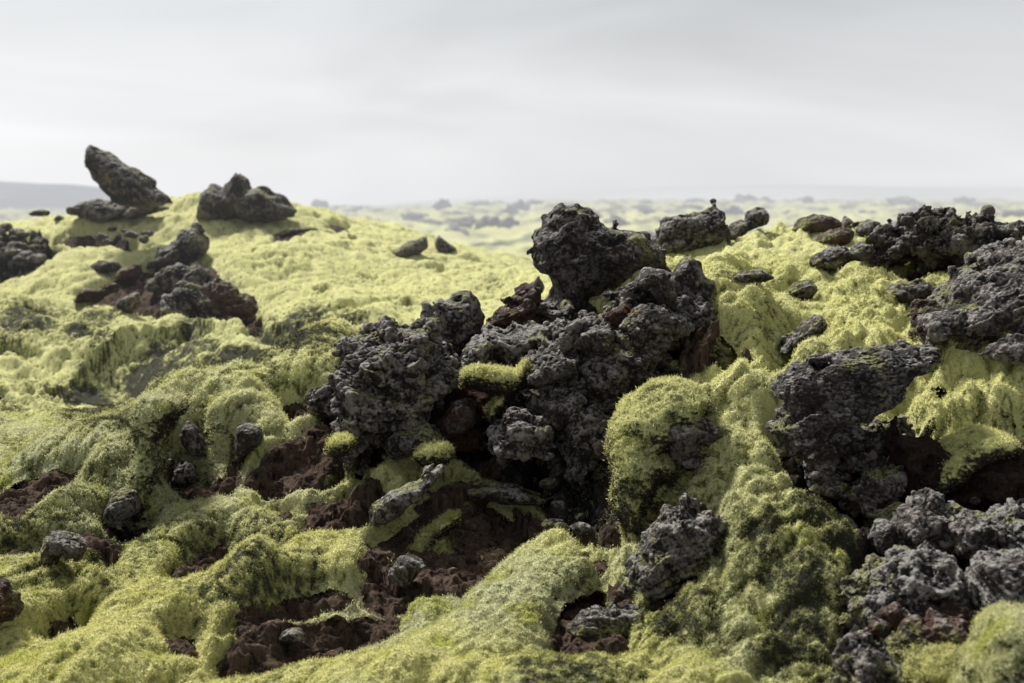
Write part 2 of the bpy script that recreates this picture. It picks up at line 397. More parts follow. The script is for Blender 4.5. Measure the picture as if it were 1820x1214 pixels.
# pillows, folds and hollows of the ground under the moss
def relief(x, y, want_crease=False):
    c, s = .49, .87
    k = sstep(.6, -.2, x) * sstep(10, 8.5, y)          # folds run down the slope on the near left
    a = x*c + y*s; b = -x*s + y*c
    wx = .25*perlin(x/.9, y/.9, 0*x+5); wy = .25*perlin(x/.9, y/.9, 0*x+15)
    z0 = 0*x
    def trio(X1, Y1): return .13*np.abs(perlin(X1/.85, Y1/.85, z0+.3)) + .110*np.abs(perlin(X1/.40, Y1/.40, z0+4.3)) + .075*np.abs(perlin(X1/.19+9, Y1/.19, z0+8.3)) + .036*np.abs(perlin(X1/.095+9, Y1/.095, z0+1.3))
    tri = trio(a*.42+wx, b+wy)*k + trio(x+wx, y+wy)*(1-k)
    def crease(X1, Y1): return np.maximum(np.maximum(.75*sstep(.10, 0, np.abs(perlin(X1/.40, Y1/.40, z0+4.3))), sstep(.13, 0, np.abs(perlin(X1/.19+9, Y1/.19, z0+8.3)))), .8*sstep(.16, 0, np.abs(perlin(X1/.095+9, Y1/.095, z0+1.3))))
    if want_crease: return (crease(a*.42+wx, b+wy)*k + crease(x+wx, y+wy)*(1-k))*sstep(18, 11, y)*np.clip(.75+.9*perlin(x/.5, y/.5, z0+33), .1, 1.3)
    n4 = np.abs(perlin(x/.085, y/.085, z0+2.3))
    nearf = sstep(30, 16, y)
    q = sstep(.2, .7, x)*sstep(9, 7.5, y)
    g = 1.05 + .50*q - .30*k; h = (tri - .085)*g
    m = sstep(9, 12, y)*nearf                           # bigger swells on the far hump
    h = h*(1-.25*m) + m*(.20*(np.abs(perlin(x/1.9+2, y/1.5, z0+1.1))-.25) + .08*perlin(x/.9, y/.6, z0+6.6))
    f = sstep(20, 34, y)
    h = h*(1-f) + f*(1.1*(perlin(x/6., y/9., z0+3.3)) + .7*np.abs(perlin(x/2.6, y/4., z0+7)) + .25*perlin(x/1.1, y/1.5, z0+9))
    return h

SOIL = [  # bare peat and stony hollows, outlined
 [(0,850),(60,833),(145,836),(120,860),(70,880),(40,897),(-20,897)],
 [(0,940),(150,943),(185,960),(60,958),(-10,968)],
 [(280,800),(310,760),(360,745),(420,760),(432,800),(420,850),(340,862),(285,835)],
 [(445,858),(470,810),(540,765),(605,738),(608,830),(560,850),(500,866)],
 [(490,695),(530,683),(600,690),(600,740),(560,728),(505,718)],
 [(310,1008),(350,960),(400,932),(430,965),(380,988)],
 [(540,940),(570,892),(640,868),(668,880),(650,932),(570,952)],
 [(640,1035),(655,965),(700,925),(760,878),(830,858),(900,878),(1015,903),(990,935),(900,962),(862,990),(850,1030),(780,1040),(700,1052),(650,1062)],
 [(405,1125),(445,1080),(500,1048),(560,1032),(640,1040),(600,1062),(500,1088),(450,1112)],
 [(405,1155),(470,1112),(540,1087),(600,1077),(640,1062),(700,1050),(722,1082),(650,1112),(560,1132),(480,1152)],
 [(485,900),(510,890),(535,905),(510,920)],[(105,1085),(122,1060),(146,1075),(130,1105)],[(298,1130),(320,1108),(350,1112),(340,1150),(312,1152)],
 [(150,1005),(175,975),(205,960),(190,1000),(165,1020)],
 [(1180,660),(1195,612),(1235,585),(1290,583),(1335,618),(1325,642),(1250,645),(1200,692)],
 [(1605,692),(1655,668),(1700,688),(1665,714),(1620,708)],
 [(1615,545),(1690,515),(1760,560),(1680,605),(1620,612)],
 [(985,1095),(1005,1050),(1060,1008),(1115,1018),(1110,1112),(1012,1130)],
 [(600,780),(600,690),(640,600),(780,560),(960,560),(1200,545),(1225,600),(1150,680),(1085,780),(1090,960),(1030,940),(960,860),(830,800),(640,825)],
 [(1375,760),(1590,735),(1690,790),(1830,780),(1900,900),(1900,1090),(1740,1115),(1690,1200),(1500,1220),(1490,1130),(1530,1000),(1520,930),(1430,885)],
 [(1370,640),(1390,592),(1440,560),(1472,575),(1450,630)],
 [(1150,1010),(1170,950),(1250,920),(1268,940),(1240,1010),(1180,1040)],
 [(235,870),(190,900),(195,945),(230,950),(262,905),(240,840),(268,745),(245,745)],
 [(750,843),(800,835),(830,850),(770,870)],[(1300,487),(1345,480),(1375,492),(1330,500)],[(1375,500),(1410,500),(1400,515),(1385,512)],
 [(1640,500),(1590,492),(1650,483),(1690,490)],
 [(600,870),(640,865),(700,820),(640,838)],
 # far hump
 [(130,540),(150,512),(205,492),(260,465),(330,445),(370,470),(400,500),(463,545),(455,575),(390,565),(300,555),(230,555),(200,520)],
 [(85,425),(125,408),(172,404),(172,414),(130,424)],[(-40,420),(60,410),(110,440),(60,470),(-40,500)],[(165,412),(215,410),(262,425),(250,440),(205,432),(160,424)],
 [(480,420),(500,407),(560,401),(580,407),(540,414),(495,427)],[(585,397),(620,397),(622,405),(590,404)],
]
MOTTLE = [  # moss colour darkened for gully shade and dark mottled clumps: (outline, strength)
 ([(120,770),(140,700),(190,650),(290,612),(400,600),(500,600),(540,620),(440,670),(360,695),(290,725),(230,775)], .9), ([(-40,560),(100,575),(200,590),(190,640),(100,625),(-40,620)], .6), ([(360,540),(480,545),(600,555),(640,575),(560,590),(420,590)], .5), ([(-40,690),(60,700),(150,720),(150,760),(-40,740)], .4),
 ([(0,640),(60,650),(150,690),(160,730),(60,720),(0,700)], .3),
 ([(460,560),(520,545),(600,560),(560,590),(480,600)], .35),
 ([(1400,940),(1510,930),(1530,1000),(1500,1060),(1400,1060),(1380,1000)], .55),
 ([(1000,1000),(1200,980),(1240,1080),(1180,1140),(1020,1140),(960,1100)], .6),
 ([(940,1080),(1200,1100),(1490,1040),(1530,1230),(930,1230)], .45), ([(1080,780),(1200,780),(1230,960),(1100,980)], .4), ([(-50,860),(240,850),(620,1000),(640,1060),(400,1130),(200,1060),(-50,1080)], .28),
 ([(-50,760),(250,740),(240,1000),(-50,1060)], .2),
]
soil_w = [np.array([ray(px, py) for px, py in p]) for p in SOIL]
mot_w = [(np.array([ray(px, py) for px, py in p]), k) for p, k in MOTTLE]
BULGE = [  # big soft swellings of the moss: (outline, height, shoulder radius)
 ([(1412,645),(1440,622),(1460,590),(1490,550),(1540,532),(1590,540),(1618,565),(1626,592),(1606,616),(1560,628),(1500,640),(1450,655)],.16,.25),
 ([(1480,500),(1510,462),(1535,448),(1562,475),(1560,500),(1520,515),(1490,515)],.12,.25),
 ([(1560,500),(1590,475),(1620,490),(1650,455),(1700,462),(1712,480),(1690,510),(1660,520),(1600,525),(1565,520)],.12,.22),
 ([(1190,930),(1200,890),(1235,838),(1272,800),(1330,788),(1372,792),(1402,822),(1440,872),(1478,892),(1522,935),(1512,985),(1465,1012),(1400,1042),(1350,1065),(1290,1090),(1240,1065),(1250,1005),(1272,945),(1250,905),(1215,935)],.14,.34),
 ([(1215,745),(1255,715),(1300,680),(1360,670),(1392,700),(1382,770),(1395,800),(1340,795),(1300,800),(1262,790),(1305,768),(1270,748)],.11,.22),
 ([(1650,655),(1690,622),(1755,618),(1850,640),(1900,660),(1900,735),(1790,722),(1725,712),(1690,690),(1655,675)],.14,.25),
 ([(1612,615),(1645,588),(1690,573),(1740,585),(1780,608),(1745,628),(1690,630),(1640,628)],.13,.20),
 ([(1262,512),(1290,495),(1340,505),(1365,540),(1340,575),(1295,580),(1268,562)],.13,.25),
 ([(1185,760),(1190,715),(1218,690),(1232,655),(1262,634),(1290,636),(1325,655),(1310,700),(1275,738),(1232,750)],.16,.22),
 ([(853,1015),(870,985),(910,958),(970,942),(1040,948),(1110,966),(1090,1010),(1000,1060),(930,1100),(800,1200),(640,1240),(600,1200),(720,1110),(840,1060)],.10,.30),
 ([(610,905),(625,868),(645,840),(655,805),(690,780),(725,785),(740,803),(705,820),(678,842),(655,862),(632,900)],.12,.16),
 ([(362,745),(375,710),(400,685),(440,672),(490,682),(508,715),(490,745),(455,752),(420,742),(402,752),(408,790),(385,800),(368,780)],.13,.2),
 ([(240,725),(300,672),(430,640),(600,572),(640,590),(600,650),(500,680),(400,690),(300,740),(262,800),(240,790)],.07,.28),
 ([(414,858),(432,812),(470,775),(530,745),(590,735),(602,746),(545,768),(490,800),(462,840),(448,862)],.11,.14),
 ([(120,1100),(180,1000),(300,920),(420,890),(560,860),(600,880),(540,940),(420,930),(330,960),(260,1040),(200,1100),(140,1120)],.07,.26),
 ([(80,1180),(200,1090),(330,1040),(470,1000),(480,1040),(400,1110),(300,1160),(200,1214),(80,1230)],.08,.28),
 ([(410,1010),(480,960),(560,945),(640,945),(655,990),(600,1030),(500,1048),(430,1080)],.06,.24),
 ([(400,1100),(450,1080),(520,1050),(640,1052),(600,1075),(500,1095),(420,1150)],.08,.10),
 ([(0,820),(40,770),(150,740),(240,750),(235,830),(140,830),(60,830),(0,848)],.12,.2),
 ([(60,900),(130,860),(230,850),(200,900),(190,940),(60,935)],.07,.2),
 ([(1560,760),(1585,722),(1610,704),(1640,702),(1700,712),(1780,720),(1900,735),(1900,800),(1760,785),(1700,792),(1665,810),(1640,790),(1602,790)],.14,.2),
 ([(1206,622),(1216,596),(1245,578),(1300,566),(1345,585),(1352,640),(1330,655),(1318,615),(1290,594),(1255,594),(1232,612)],.14,.10),
 ([(-200,545),(60,530),(250,535),(400,555),(440,590),(330,608),(200,612),(-200,600)],.20,.8),
 ([(100,750),(160,690),(230,650),(330,630),(480,622),(560,628),(470,668),(380,692),(300,722),(230,765)],-.34,.55),
]
LAVA = [18, 19, 20, 21, 22, 30, 31]
DEEP = {14:.30, 15:.24, 16:.22, 17:.12, 2:.20, 20:.16, 24:.10, 25:.10, 18:.05, 19:.05}   # bare patches whose floor is broken lava rather than peat
def patch_sdf(x, y, only=None):
    d = np.full(x.shape, 1.0)
    for ip, p in enumerate(soil_w):
        if only is not None and ip not in only: continue
        (x0, y0), (x1, y1) = p.min(0)-.8, p.max(0)+.8
        m = (x > x0) & (x < x1) & (y > y0) & (y < y1)
        if m.any(): d[m] = np.minimum(d[m], poly_sdf(x[m], y[m], p))
    return d
def patch_v(x, y):
    """how far below the moss the floor of each patch lies: level at its near edge, deepest under the far lip"""
    v = np.full(x.shape, .04)
    for ip, p in enumerate(soil_w):
        (x0, y0), (x1, y1) = p.min(0)-.2, p.max(0)+.2
        m = (x > x0) & (x < x1) & (y > y0) & (y < y1)
        if m.any():
            xm, ym = x[m], y[m]; i = poly_sdf(xm, ym, p) < .15
            w = DEEP.get(ip, .065)*np.clip((ym-y0-.2)/max(y1-y0-.4, .1)*1.3, 0, 1); q = v[m]; q[i] = w[i]; v[m] = q
    return v
def shade_mottle_map(x, y):
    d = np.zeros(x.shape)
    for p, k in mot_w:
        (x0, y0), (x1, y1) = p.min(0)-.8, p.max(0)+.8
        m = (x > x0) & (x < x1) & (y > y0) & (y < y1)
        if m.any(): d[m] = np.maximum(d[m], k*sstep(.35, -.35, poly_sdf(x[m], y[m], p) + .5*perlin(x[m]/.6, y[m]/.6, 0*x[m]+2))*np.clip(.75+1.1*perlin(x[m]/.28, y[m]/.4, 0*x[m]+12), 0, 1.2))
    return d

def grid(us, ys):
    U, Y = np.meshgrid(us, ys, indexing='xy'); return U*Y, Y
def quads(nr, nc):
    i = np.arange(nr*nc).reshape(nr, nc)
    return np.stack([i[:-1, :-1], i[:-1, 1:], i[1:, 1:], i[1:, :-1]], -1).reshape(-1, 4)
def make_us(n_in, n_out):
    return np.concatenate([np.linspace(-.95, -.41, n_out, endpoint=False), np.linspace(-.41, .41, n_in), np.linspace(.41, .95, n_out+1)[1:]])
QL = 1.0
us = make_us(int(1050*QL), 50)
ys = np.concatenate([np.exp(np.linspace(math.log(3.6), math.log(9), int(1050*QL), endpoint=False)), np.exp(np.linspace(math.log(9), math.log(20), int(380*QL), endpoint=False)), np.exp(np.linspace(math.log(20), math.log(900), int(330*QL)))])
X, Y = grid(us, ys); x = X.ravel(); y = Y.ravel()
base = H0(x, y) + relief(x, y) - .07*sstep(26, 20, y)
for p, hb, rr_ in BULGE:
    hb *= .72; rr_ *= 1.15
    pw = np.array([ray(px, py, lift=hb*.7) for px, py in p]); (x0, y0), (x1, y1) = pw.min(0)-.5, pw.max(0)+.5
    m = (x > x0) & (x < x1) & (y > y0) & (y < y1); xm, ym = x[m], y[m]
    D = -poly_sdf(xm, ym, pw) + .05*perlin(xm/.25, ym/.25, 0*xm+8); tt = np.clip(D/rr_ + .12, 0, 1)
    base[m] += hb*np.sqrt(1-(1-tt)**2)*(1 + .25*perlin(xm/.4, ym/.4, 0*xm+77))
sd = patch_sdf(x, y)
sc = np.clip(y/6., 1, 3)
edge = sd - .030 + .030*sc*perlin(x/.30, y/.30, 0*x+2) + .004*sc*perlin(x/.07, y/.07, 0*x+2)
# a few natural bare spots
spot = perlin(x/.55+31, y/.8, 0*x+11) + .35*perlin(x/.13, y/.2, 0*x+13)
edge = np.minimum(edge, (.62-spot)*.4*sc + np.where(y > 22, .2-.25*(perlin(x/2.6+7, y/5, 0*x+3)+.5*perlin(x/.9, y/1.6, 0*x+23) > .22), 0))
e2 = edge.reshape(X.shape); gy_e = np.gradient(e2, axis=0)/np.gradient(Y, axis=0)
near_lip = sstep(-.1, -.6, gy_e).ravel()     # moss on the downhill, viewer's side of a patch thins out
lava = sstep(.06, -.06, patch_sdf(x, y, LAVA) + .05*perlin(x/.2, y/.2, 0*x+3))
Pl = np.stack([x, y, base], -1); vsel = np.nonzero((edge < .12) & (y < 22))[0]
lv_ = np.zeros(len(x)); le_ = np.ones(len(x)); lw_ = np.zeros(len(x))
va, ea = facet(Pl[vsel], .26, 3); vb, eb = facet(Pl[vsel], .085, 5); vc, ec_ = facet(Pl[vsel], .032, 6)
scs = sc[vsel]**.5
lv_[vsel] = (.16*va + .055*vb + .018*vc - .02*sstep(.12, 0, ea) - .010*sstep(.14, 0, eb))*scs
lw_[vsel] = .5+.45*vb+.5*vc-.35*sstep(.14, 0, eb)-.3*sstep(.1, 0, ea)
inn = sstep(.08, -.06, edge)
soil_h = base - .04 + inn*(.075 - patch_v(x, y)*1.25) + lava*(lv_ - .03)*sstep(.05, -.08, edge) + (1-lava)*(.14*lv_ + inn*(.020*perlin(x/.05, y/.05, base/.05) + .010*perlin(x/.02, y/.02, base/.02))) + .012*perlin(x/.06, y/.06, 0*x+1) + .02*perlin(x/.16, y/.16, 0*x+6)
# moss thickness: rounded lip at every edge
t = np.clip(edge/.15, -1, 1); th = np.where(t > 0, .080*np.sqrt(np.clip(1-(1-t)**2, 0, 1))*(1-.45*near_lip*(t < 1)*(1-t)), .12*t)*np.where(y < 22, 1, 1.8) - .006
fz = 1/np.clip(y/6, 1, 4)
f1 = perlin(x/.035, y/.035, base/.035); f2 = perlin(x/.016, y/.016, base/.016); f3 = perlin(x/.4, y/.4, 0*x+40)
fine = (.008*f1 + .005*f2)
V = np.stack([x, y, base + th + fine*np.where(y < 20, 1, 0)], -1).astype(F4)
Q = quads(len(ys), len(us))
keep = (th[Q] > -.035).any(1)
Qk = Q[keep]; used = np.zeros(len(V), bool); used[Qk] = True; rm = np.cumsum(used)-1
me = mesh_np("moss_cover", V[used], rm[Qk])
cre = relief(x, y, True)
tipv = .54 + .42*f1 + .38*f2 + .20*f3 - .42*cre - .5*sstep(.03, 0, edge)*0  # creases between cushions darkened: small shadows painted into the moss colour
attr(me, 'tip', np.where(y < 20, tipv, .55)[used]); attr(me, 'shade_mottle', (shade_mottle_map(x, y) + sstep(22, 40, y)*(.12+.75*np.clip(perlin(x/4.2, y/9, 0*x+6)+.6*perlin(x/1.5, y/3, 0*x+16), 0, 1)))[used])
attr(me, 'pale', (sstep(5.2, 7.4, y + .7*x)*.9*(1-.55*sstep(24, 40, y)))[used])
yv = get_co(me)[:, 1]; nzv = get_no(me)[:, 2]; rr = np.random.RandomState(3)
inview = np.abs(get_co(me)[:, 0]/yv) < .40
sel = np.nonzero((yv < 14) & inview & (rr.rand(len(yv)) < np.where(yv < 9, .8, .35)))[0]
steep = sel[(nzv[sel] < .62) & (yv[sel] < 10)]; sel = np.concatenate([sel, steep, steep])
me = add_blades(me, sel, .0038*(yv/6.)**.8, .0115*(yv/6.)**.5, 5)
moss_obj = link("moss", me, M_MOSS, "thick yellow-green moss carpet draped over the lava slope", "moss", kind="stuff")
# ground sheet below
TOP = np.maximum(base+th, soil_h).reshape(X.shape)
def Hsurf(xx, yy):
    yy = np.maximum(yy, 3.61); a = np.clip(np.interp(xx/yy, us, np.arange(len(us))), 0, len(us)-1.001); b = np.clip(np.interp(yy, ys, np.arange(len(ys))), 0, len(ys)-1.001)
    i = a.astype(int); j = b.astype(int); a = a-i; b = b-j
    return TOP[j, i]*(1-a)*(1-b) + TOP[j, i+1]*a*(1-b) + TOP[j+1, i]*(1-a)*b + TOP[j+1, i+1]*a*b
sx_ = us[::2]; sy_ = ys[::2]
low = np.where((edge < .10) & (y < 22), .10, 0.0)
sh = (soil_h-low).reshape(X.shape)[::2, ::2]; Xs, Ys = X[::2, ::2], Y[::2, ::2]
Vc = np.stack([Xs.ravel(), Ys.ravel(), sh.ravel()], -1); Qc = quads(len(sy_), len(sx_))
pk = ((edge[Q] < .10) & (y[Q] < 22)).any(1); Qp = Q[pk]; up_ = np.zeros(len(x), bool); up_[Qp] = True; rmp = np.cumsum(up_)-1
Vp = np.stack([x, y, soil_h], -1)[up_]
me = mesh_np("ground", np.concatenate([Vc, Vp]), np.concatenate([Qc, rmp[Qp]+len(Vc)]))
attr(me, 'lava', np.concatenate([lava.reshape(X.shape)[::2, ::2].ravel(), lava[up_]])); attr(me, 'cav', np.concatenate([np.full(len(Vc), .5), np.clip(lw_[up_], 0, 1)]))
link("ground", me, M_GROUND, kind="structure")
print("terrain", time.time()-T0, len(V), flush=True)

# ------------------------------------------------------------------ free-standing rocks and moss cushions
def surf_depth(px, py):
    d_ = np.exp(np.linspace(math.log(3.7), math.log(24), 700)); X_, Y_, Z_ = at(px, py, d_); k_ = Z_ < Hsurf(X_, Y_)
    return d_[np.argmax(k_)] if k_.any() else 99.
def blob(name, label, poly, d, th, kind='rock', mat=None, sz=0.0, sx=0.0, rough=1.0, seed=0, round_=.5, holes=(), layer=0.0, cat=None, group=None, px=None, lump=1.0, strat=1.0, sink=0.0, fixd=False):
    """outline in photo pixels, stood up in the world at depth d; th half thickness; sz/sx lean of the mid plane (dy/dz, dy/dx)"""
    seed = seed or (sum(map(ord, label)) % 97)*1.37
    P = np.array(poly, float)
    pb = P[P[:, 1] > P[:, 1].max() - .3*(np.ptp(P[:, 1]))].mean(0); db = surf_depth(pb[0], pb[1]-2)
    if d < 17 and group is None and db < 20 and not fixd:
        d1 = db + .55*th
        if d > d1 + .02: d = d1
        mx_, my_ = P.mean(0)
        if not (600 < mx_ < 1225 and 480 < my_ < 815): d = max(d, db - .45*th)
    c0 = P.mean(0); cx, _, cz = at(c0[0], c0[1], d)
    w = []
    for px_, py_ in P:
        yy = d
        for _ in range(3):
            X_, _, Z_ = at(px_, py_, yy); yy = d + sz*(Z_-cz) + sx*(X_-cx)
        w.append((X_, Z_))
    w = np.array(w); size = (w.max(0)-w.min(0))
    ppx = px or (7 if max(size)/d*F > 130 else 5.5)
    h = d/F*ppx
    lv = 2
    mg = (.08 if kind == 'rock' else .13)*d/6 + h*2
    lo = w.min(0)-mg; hi = w.max(0)+mg
    ny_ext = th*1.25 + abs(sz)*size[1]*.6 + abs(sx)*size[0]*.6 + mg
    gx = np.arange(lo[0], hi[0]+h, h); gz = np.arange(lo[1], hi[1]+h, h); gy = np.arange(d-ny_ext, d+ny_ext+h, h)
    XX, ZZ = np.meshgrid(gx, gz, indexing='ij')
    s2 = poly_sdf(XX, ZZ, w); R = max(-s2.min(), 1e-3)
    inner = np.clip(-s2/R, 0, 1)
    prof = .45+.55*np.sqrt(1-(1-inner)**2) if kind != 'moss' else .25+.75*np.sqrt(1-(1-inner)**2)
    G = np.stack(np.broadcast_arrays(XX[:, None, :], gy[None, :, None], ZZ[:, None, :]), -1).astype(F4)
    yc = d + sz*(ZZ-cz) + sx*(XX-cx)
    sc = d/6.8
    a = G[..., 1] - yc[:, None, :]
    r = round_*min(th, R)
    if kind == 'rock':   # ragged outline
        q = np.stack([XX, ZZ, 0*XX+seed], -1)
        s2 = s2 + min(.030*sc, R*.22)*(np.abs(pn(q, .085*sc, seed))*2.0-.55) + min(.011*sc, R*.10)*pn(q, .04*sc, seed)*1.6
    dy = np.abs(a) - th*prof[:, None, :]
    qa = s2[:, None, :] + r; qb = dy + r
    f = np.minimum(np.maximum(qa, qb), 0) + np.sqrt(np.maximum(qa, 0)**2 + np.maximum(qb, 0)**2) - r
    f = f.astype(F4)
    sm = min(R, th)
    am = min(.035*sc, sm*.35) if kind == 'moss' else min(.06*sc, sm*.40)*rough
    band = np.abs(f) < (2.6*am + 2*h); Gm = G[band]
    if kind == 'moss':
        f[band] += am*pn(Gm, .22*sc, seed) - .6*am*np.abs(pn(Gm, .13*sc, seed+5)) + .2*am
    else:
        ang = seed*2.1; ca, sa = math.cos(ang)*.5, math.sin(ang)*.5   # the layers of each rock dip their own way
        Gs = Gm + (Gm @ np.array([ca, sa, 1.], F4))[..., None]*np.array([ca, sa, 1.], F4)*(.55*strat-.1)/1.25
        fv, fe = facet(Gs, .30*sc, seed); fw, fe2 = facet(Gs, .115*sc, seed+3)
        f[band] += am*1.5*fv + am*.75*fw + am*.25*pn(Gm, .09*sc, seed) + am*.9*(.25-np.abs(pn(Gs, .22*sc, seed+6))) + min(.004*sc, .03*sm)
    if kind != 'rock' or (d < 12 and not fixd):   # weld it to the ground it grows from
        HH = Hsurf(G[:, :, 0, 0], G[:, :, 0, 1])
        g = (G[..., 2] - HH[:, :, None])*.8 + (.02 if kind != 'rock' else .035)*sc; kk = {'moss': .18, 'soil': .06, 'rock': min(.11, .9*sm)}[kind]*sc
        hh = np.clip(.5+.5*(g-f)/kk, 0, 1); f = (g*(1-hh) + f*hh - kk*hh*(1-hh)).astype(F4)
    if (f < 0).sum() < 30: f = f - .35*sm
    for hx, hy_, hr, hd in holes:
        X_, _, Z_ = at(hx, hy_, d); rr = hr/F*d
        f = np.maximum(f, rr - np.sqrt((G[..., 0]-X_)**2 + ((G[..., 1]-(d-th-hd))*.6)**2 + (G[..., 2]-Z_)**2))
    f[0] = f[-1] = 1; f[:, 0] = f[:, -1] = 1; f[:, :, 0] = f[:, :, -1] = 1
    V, Qd = surface_nets(f, np.array([gx[0], gy[0], gz[0]]), h, lambda v: ((v[:, 2] > Hsurf(v[:, 0], v[:, 1])) & (poly_sdf(v[:, 0], v[:, 2], w) < h))*1. + .001)
    for _ in range(lv): V, Qd = cc_subdiv(V, Qd)
    me = mesh_np(name, V, Qd, smooth=(kind != 'rock'))
    V = get_co(me); N = get_no(me)
    if kind == 'moss':
        f1 = pn(V, .035, 1); f2 = pn(V, .016, 2); f0 = pn(V, .12*sc, 6)
        V2 = V + N*(.008*f1 + .005*f2 + .014*f0)[:, None]*sc**.5
        set_co(me, V2); attr(me, 'tip', .5+.42*f1+.38*f2); 
        attr(me, 'shade_mottle', shade_mottle_map(V[:, 0], V[:, 1])*.3 + .22*sstep(.1, .5, pn(V, .09*sc, 9))); attr(me, 'pale', sstep(5.2, 7.4, V[:, 1] + .7*V[:, 0])*.9)
    else:
        Vs = V*np.array([1, 1, strat], F4)
        v1, e1 = facet(Vs, .075*sc, seed); v2, e2 = facet(Vs, .030*sc, seed+9)
        g2 = pn(V, .014*sc, seed+4); g3 = np.abs(pn(V, .045*sc, seed+8)); p1, _ = worley(V, .036*sc, seed+2)
        am = min(1.0, sm/.12)*rough*sc**.6
        if kind == 'soil': am *= .45
        c1 = sstep(.14, 0, e1); c2 = sstep(.16, 0, e2)
        am *= .5 + .6*((seed*3.77) % 1)
        dip = np.array([math.cos(seed*2.1)*.55, math.sin(seed*2.1)*.55, 1.0]); dip /= np.linalg.norm(dip)
        tt = (V @ dip)/(.105*sc) + .55*pn(V, .22*sc, seed+2) + .25*pn(V, .07*sc, seed+7); t2 = (V @ dip)/(.038*sc)*1.0 + .7*pn(V, .12*sc, seed+12)
        sw = tt-np.floor(tt); sw2 = t2-np.floor(t2)
        led = np.where(sw < .86, sw/.86, (1-sw)/.14)-.5; led2 = np.where(sw2 < .8, sw2/.8, (1-sw2)/.2)-.5   # broken ledges: overhanging step at the top of each layer
        ridge = .22-np.abs(pn(V, .15*sc, seed+21)); mk = np.clip(.6+1.2*pn(V, .3*sc, seed+30), 0, 1)
        dsp = am*(.040*led*mk + .013*led2*mk + .050*ridge + .014*v1 + .009*v2 + .0065*g2 + .006*pn(V, .024*sc, seed+1) + .010*(.2-g3) - .002*c1 - .002*c2 - .012*(p1 < .33)*0)
        set_co(me, V + N*dsp[:, None])
        gh = V[:, 2] - Hsurf(V[:, 0], V[:, 1]) if d < 20 else np.ones(len(V))
        attr(me, 'creep', sstep(.085, .0, gh + .09*pn(V, .13, 3) + .05*pn(V, .04, 4)))
        attr(me, 'cav', np.clip(.50 + .30*led*mk + .22*led2*mk + .8*ridge + .35*v1 + .5*v2 + .4*(.2-g3) + .5*g2 - .2*c1 - .15*c2, 0, 1))  # crevices darker, ledges and ridges lighter: crevice shade painted into the rock colour
    if kind == 'moss':
        rr = np.random.RandomState(int(seed*7) % 9999)
        sel = np.nonzero(rr.rand(len(V)) < np.where(N[:, 1] > .35, .15, .70))[0]
        me = add_blades(me, sel, .0038*(d/6.)**.8, .012*(d/6.)**.5, int(seed*5) % 9999)
    mt = mat or {'rock': M_ROCK, 'moss': M_MOSS, 'soil': M_SOIL}[kind]
    ct = cat or {'rock': 'rock', 'moss': 'moss mound', 'soil': 'soil bank'}[kind]
    # put the origin at the base
    V = get_co(me); org = np.array([V[:, 0].mean(), V[:, 1].mean(), V[:, 2].min()])
    set_co(me, V-org); o = link(name, me, mt, label, ct, group); o.location = org - np.array([0, 0, sink])
    return o

B = blob
T1 = time.time()
#BLOBS-START
# ---- the ridge of tall boulders in the middle
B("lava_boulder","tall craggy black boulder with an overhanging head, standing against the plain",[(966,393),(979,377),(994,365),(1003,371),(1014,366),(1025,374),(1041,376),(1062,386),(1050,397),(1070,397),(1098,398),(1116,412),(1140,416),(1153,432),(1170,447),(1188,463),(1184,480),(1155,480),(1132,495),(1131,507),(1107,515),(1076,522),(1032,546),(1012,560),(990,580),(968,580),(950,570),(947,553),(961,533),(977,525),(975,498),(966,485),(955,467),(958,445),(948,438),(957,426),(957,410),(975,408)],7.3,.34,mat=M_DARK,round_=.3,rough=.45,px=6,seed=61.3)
B("lava_rock","pointed grey rock with two tips beside the bright moss, right of the tall boulder",[(1186,498),(1195,482),(1214,466),(1221,452),(1236,462),(1245,485),(1268,497),(1272,530),(1276,553),(1250,564),(1212,556),(1200,535),(1192,515)],6.95,.16,round_=.15,rough=.35,px=4)
B("lava_rock","lumpy rock wedged between the tall boulder and the two-tipped rock",[(1129,495),(1140,480),(1155,475),(1179,484),(1190,500),(1202,522),(1205,545),(1181,545),(1162,525),(1157,508),(1133,510)],7.0,.14,mat=M_DARK)
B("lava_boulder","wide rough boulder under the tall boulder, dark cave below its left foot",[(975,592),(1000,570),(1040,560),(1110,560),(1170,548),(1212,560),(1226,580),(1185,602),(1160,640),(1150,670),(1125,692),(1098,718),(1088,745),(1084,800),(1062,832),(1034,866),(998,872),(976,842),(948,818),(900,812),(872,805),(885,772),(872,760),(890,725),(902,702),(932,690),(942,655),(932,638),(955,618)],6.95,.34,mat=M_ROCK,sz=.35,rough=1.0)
B("lava_rock","rounded dark lump high on the wide rough boulder",[(1028,592),(1045,578),(1075,572),(1097,583),(1098,603),(1082,622),(1050,630),(1030,618)],6.72,.12,mat=M_DARK)
B("lava_rock","jagged rock piled left of the rounded lump, under the boulder's foot",[(990,598),(1000,578),(1020,566),(1040,570),(1036,600),(1022,625),(1000,632),(985,620)],6.8,.12)
B("lava_rock","knobbly rock under the two-tipped rock, above the mossy drape",[(1115,585),(1130,560),(1150,545),(1175,545),(1205,560),(1222,575),(1195,590),(1160,595),(1140,625),(1118,620)],6.78,.14,mat=M_DARK)
B("lava_rock","dark rock below the tall boulder with a brown hollow at its side",[(1060,560),(1085,540),(1115,535),(1128,548),(1125,585),(1105,600),(1085,580)],6.95,.12,mat=M_RUST)
B("lava_rock","smooth egg-like stone set in the rough boulder face",[(1078,662),(1092,656),(1105,662),(1104,672),(1090,677),(1078,672)],6.55,.05,rough=.5)
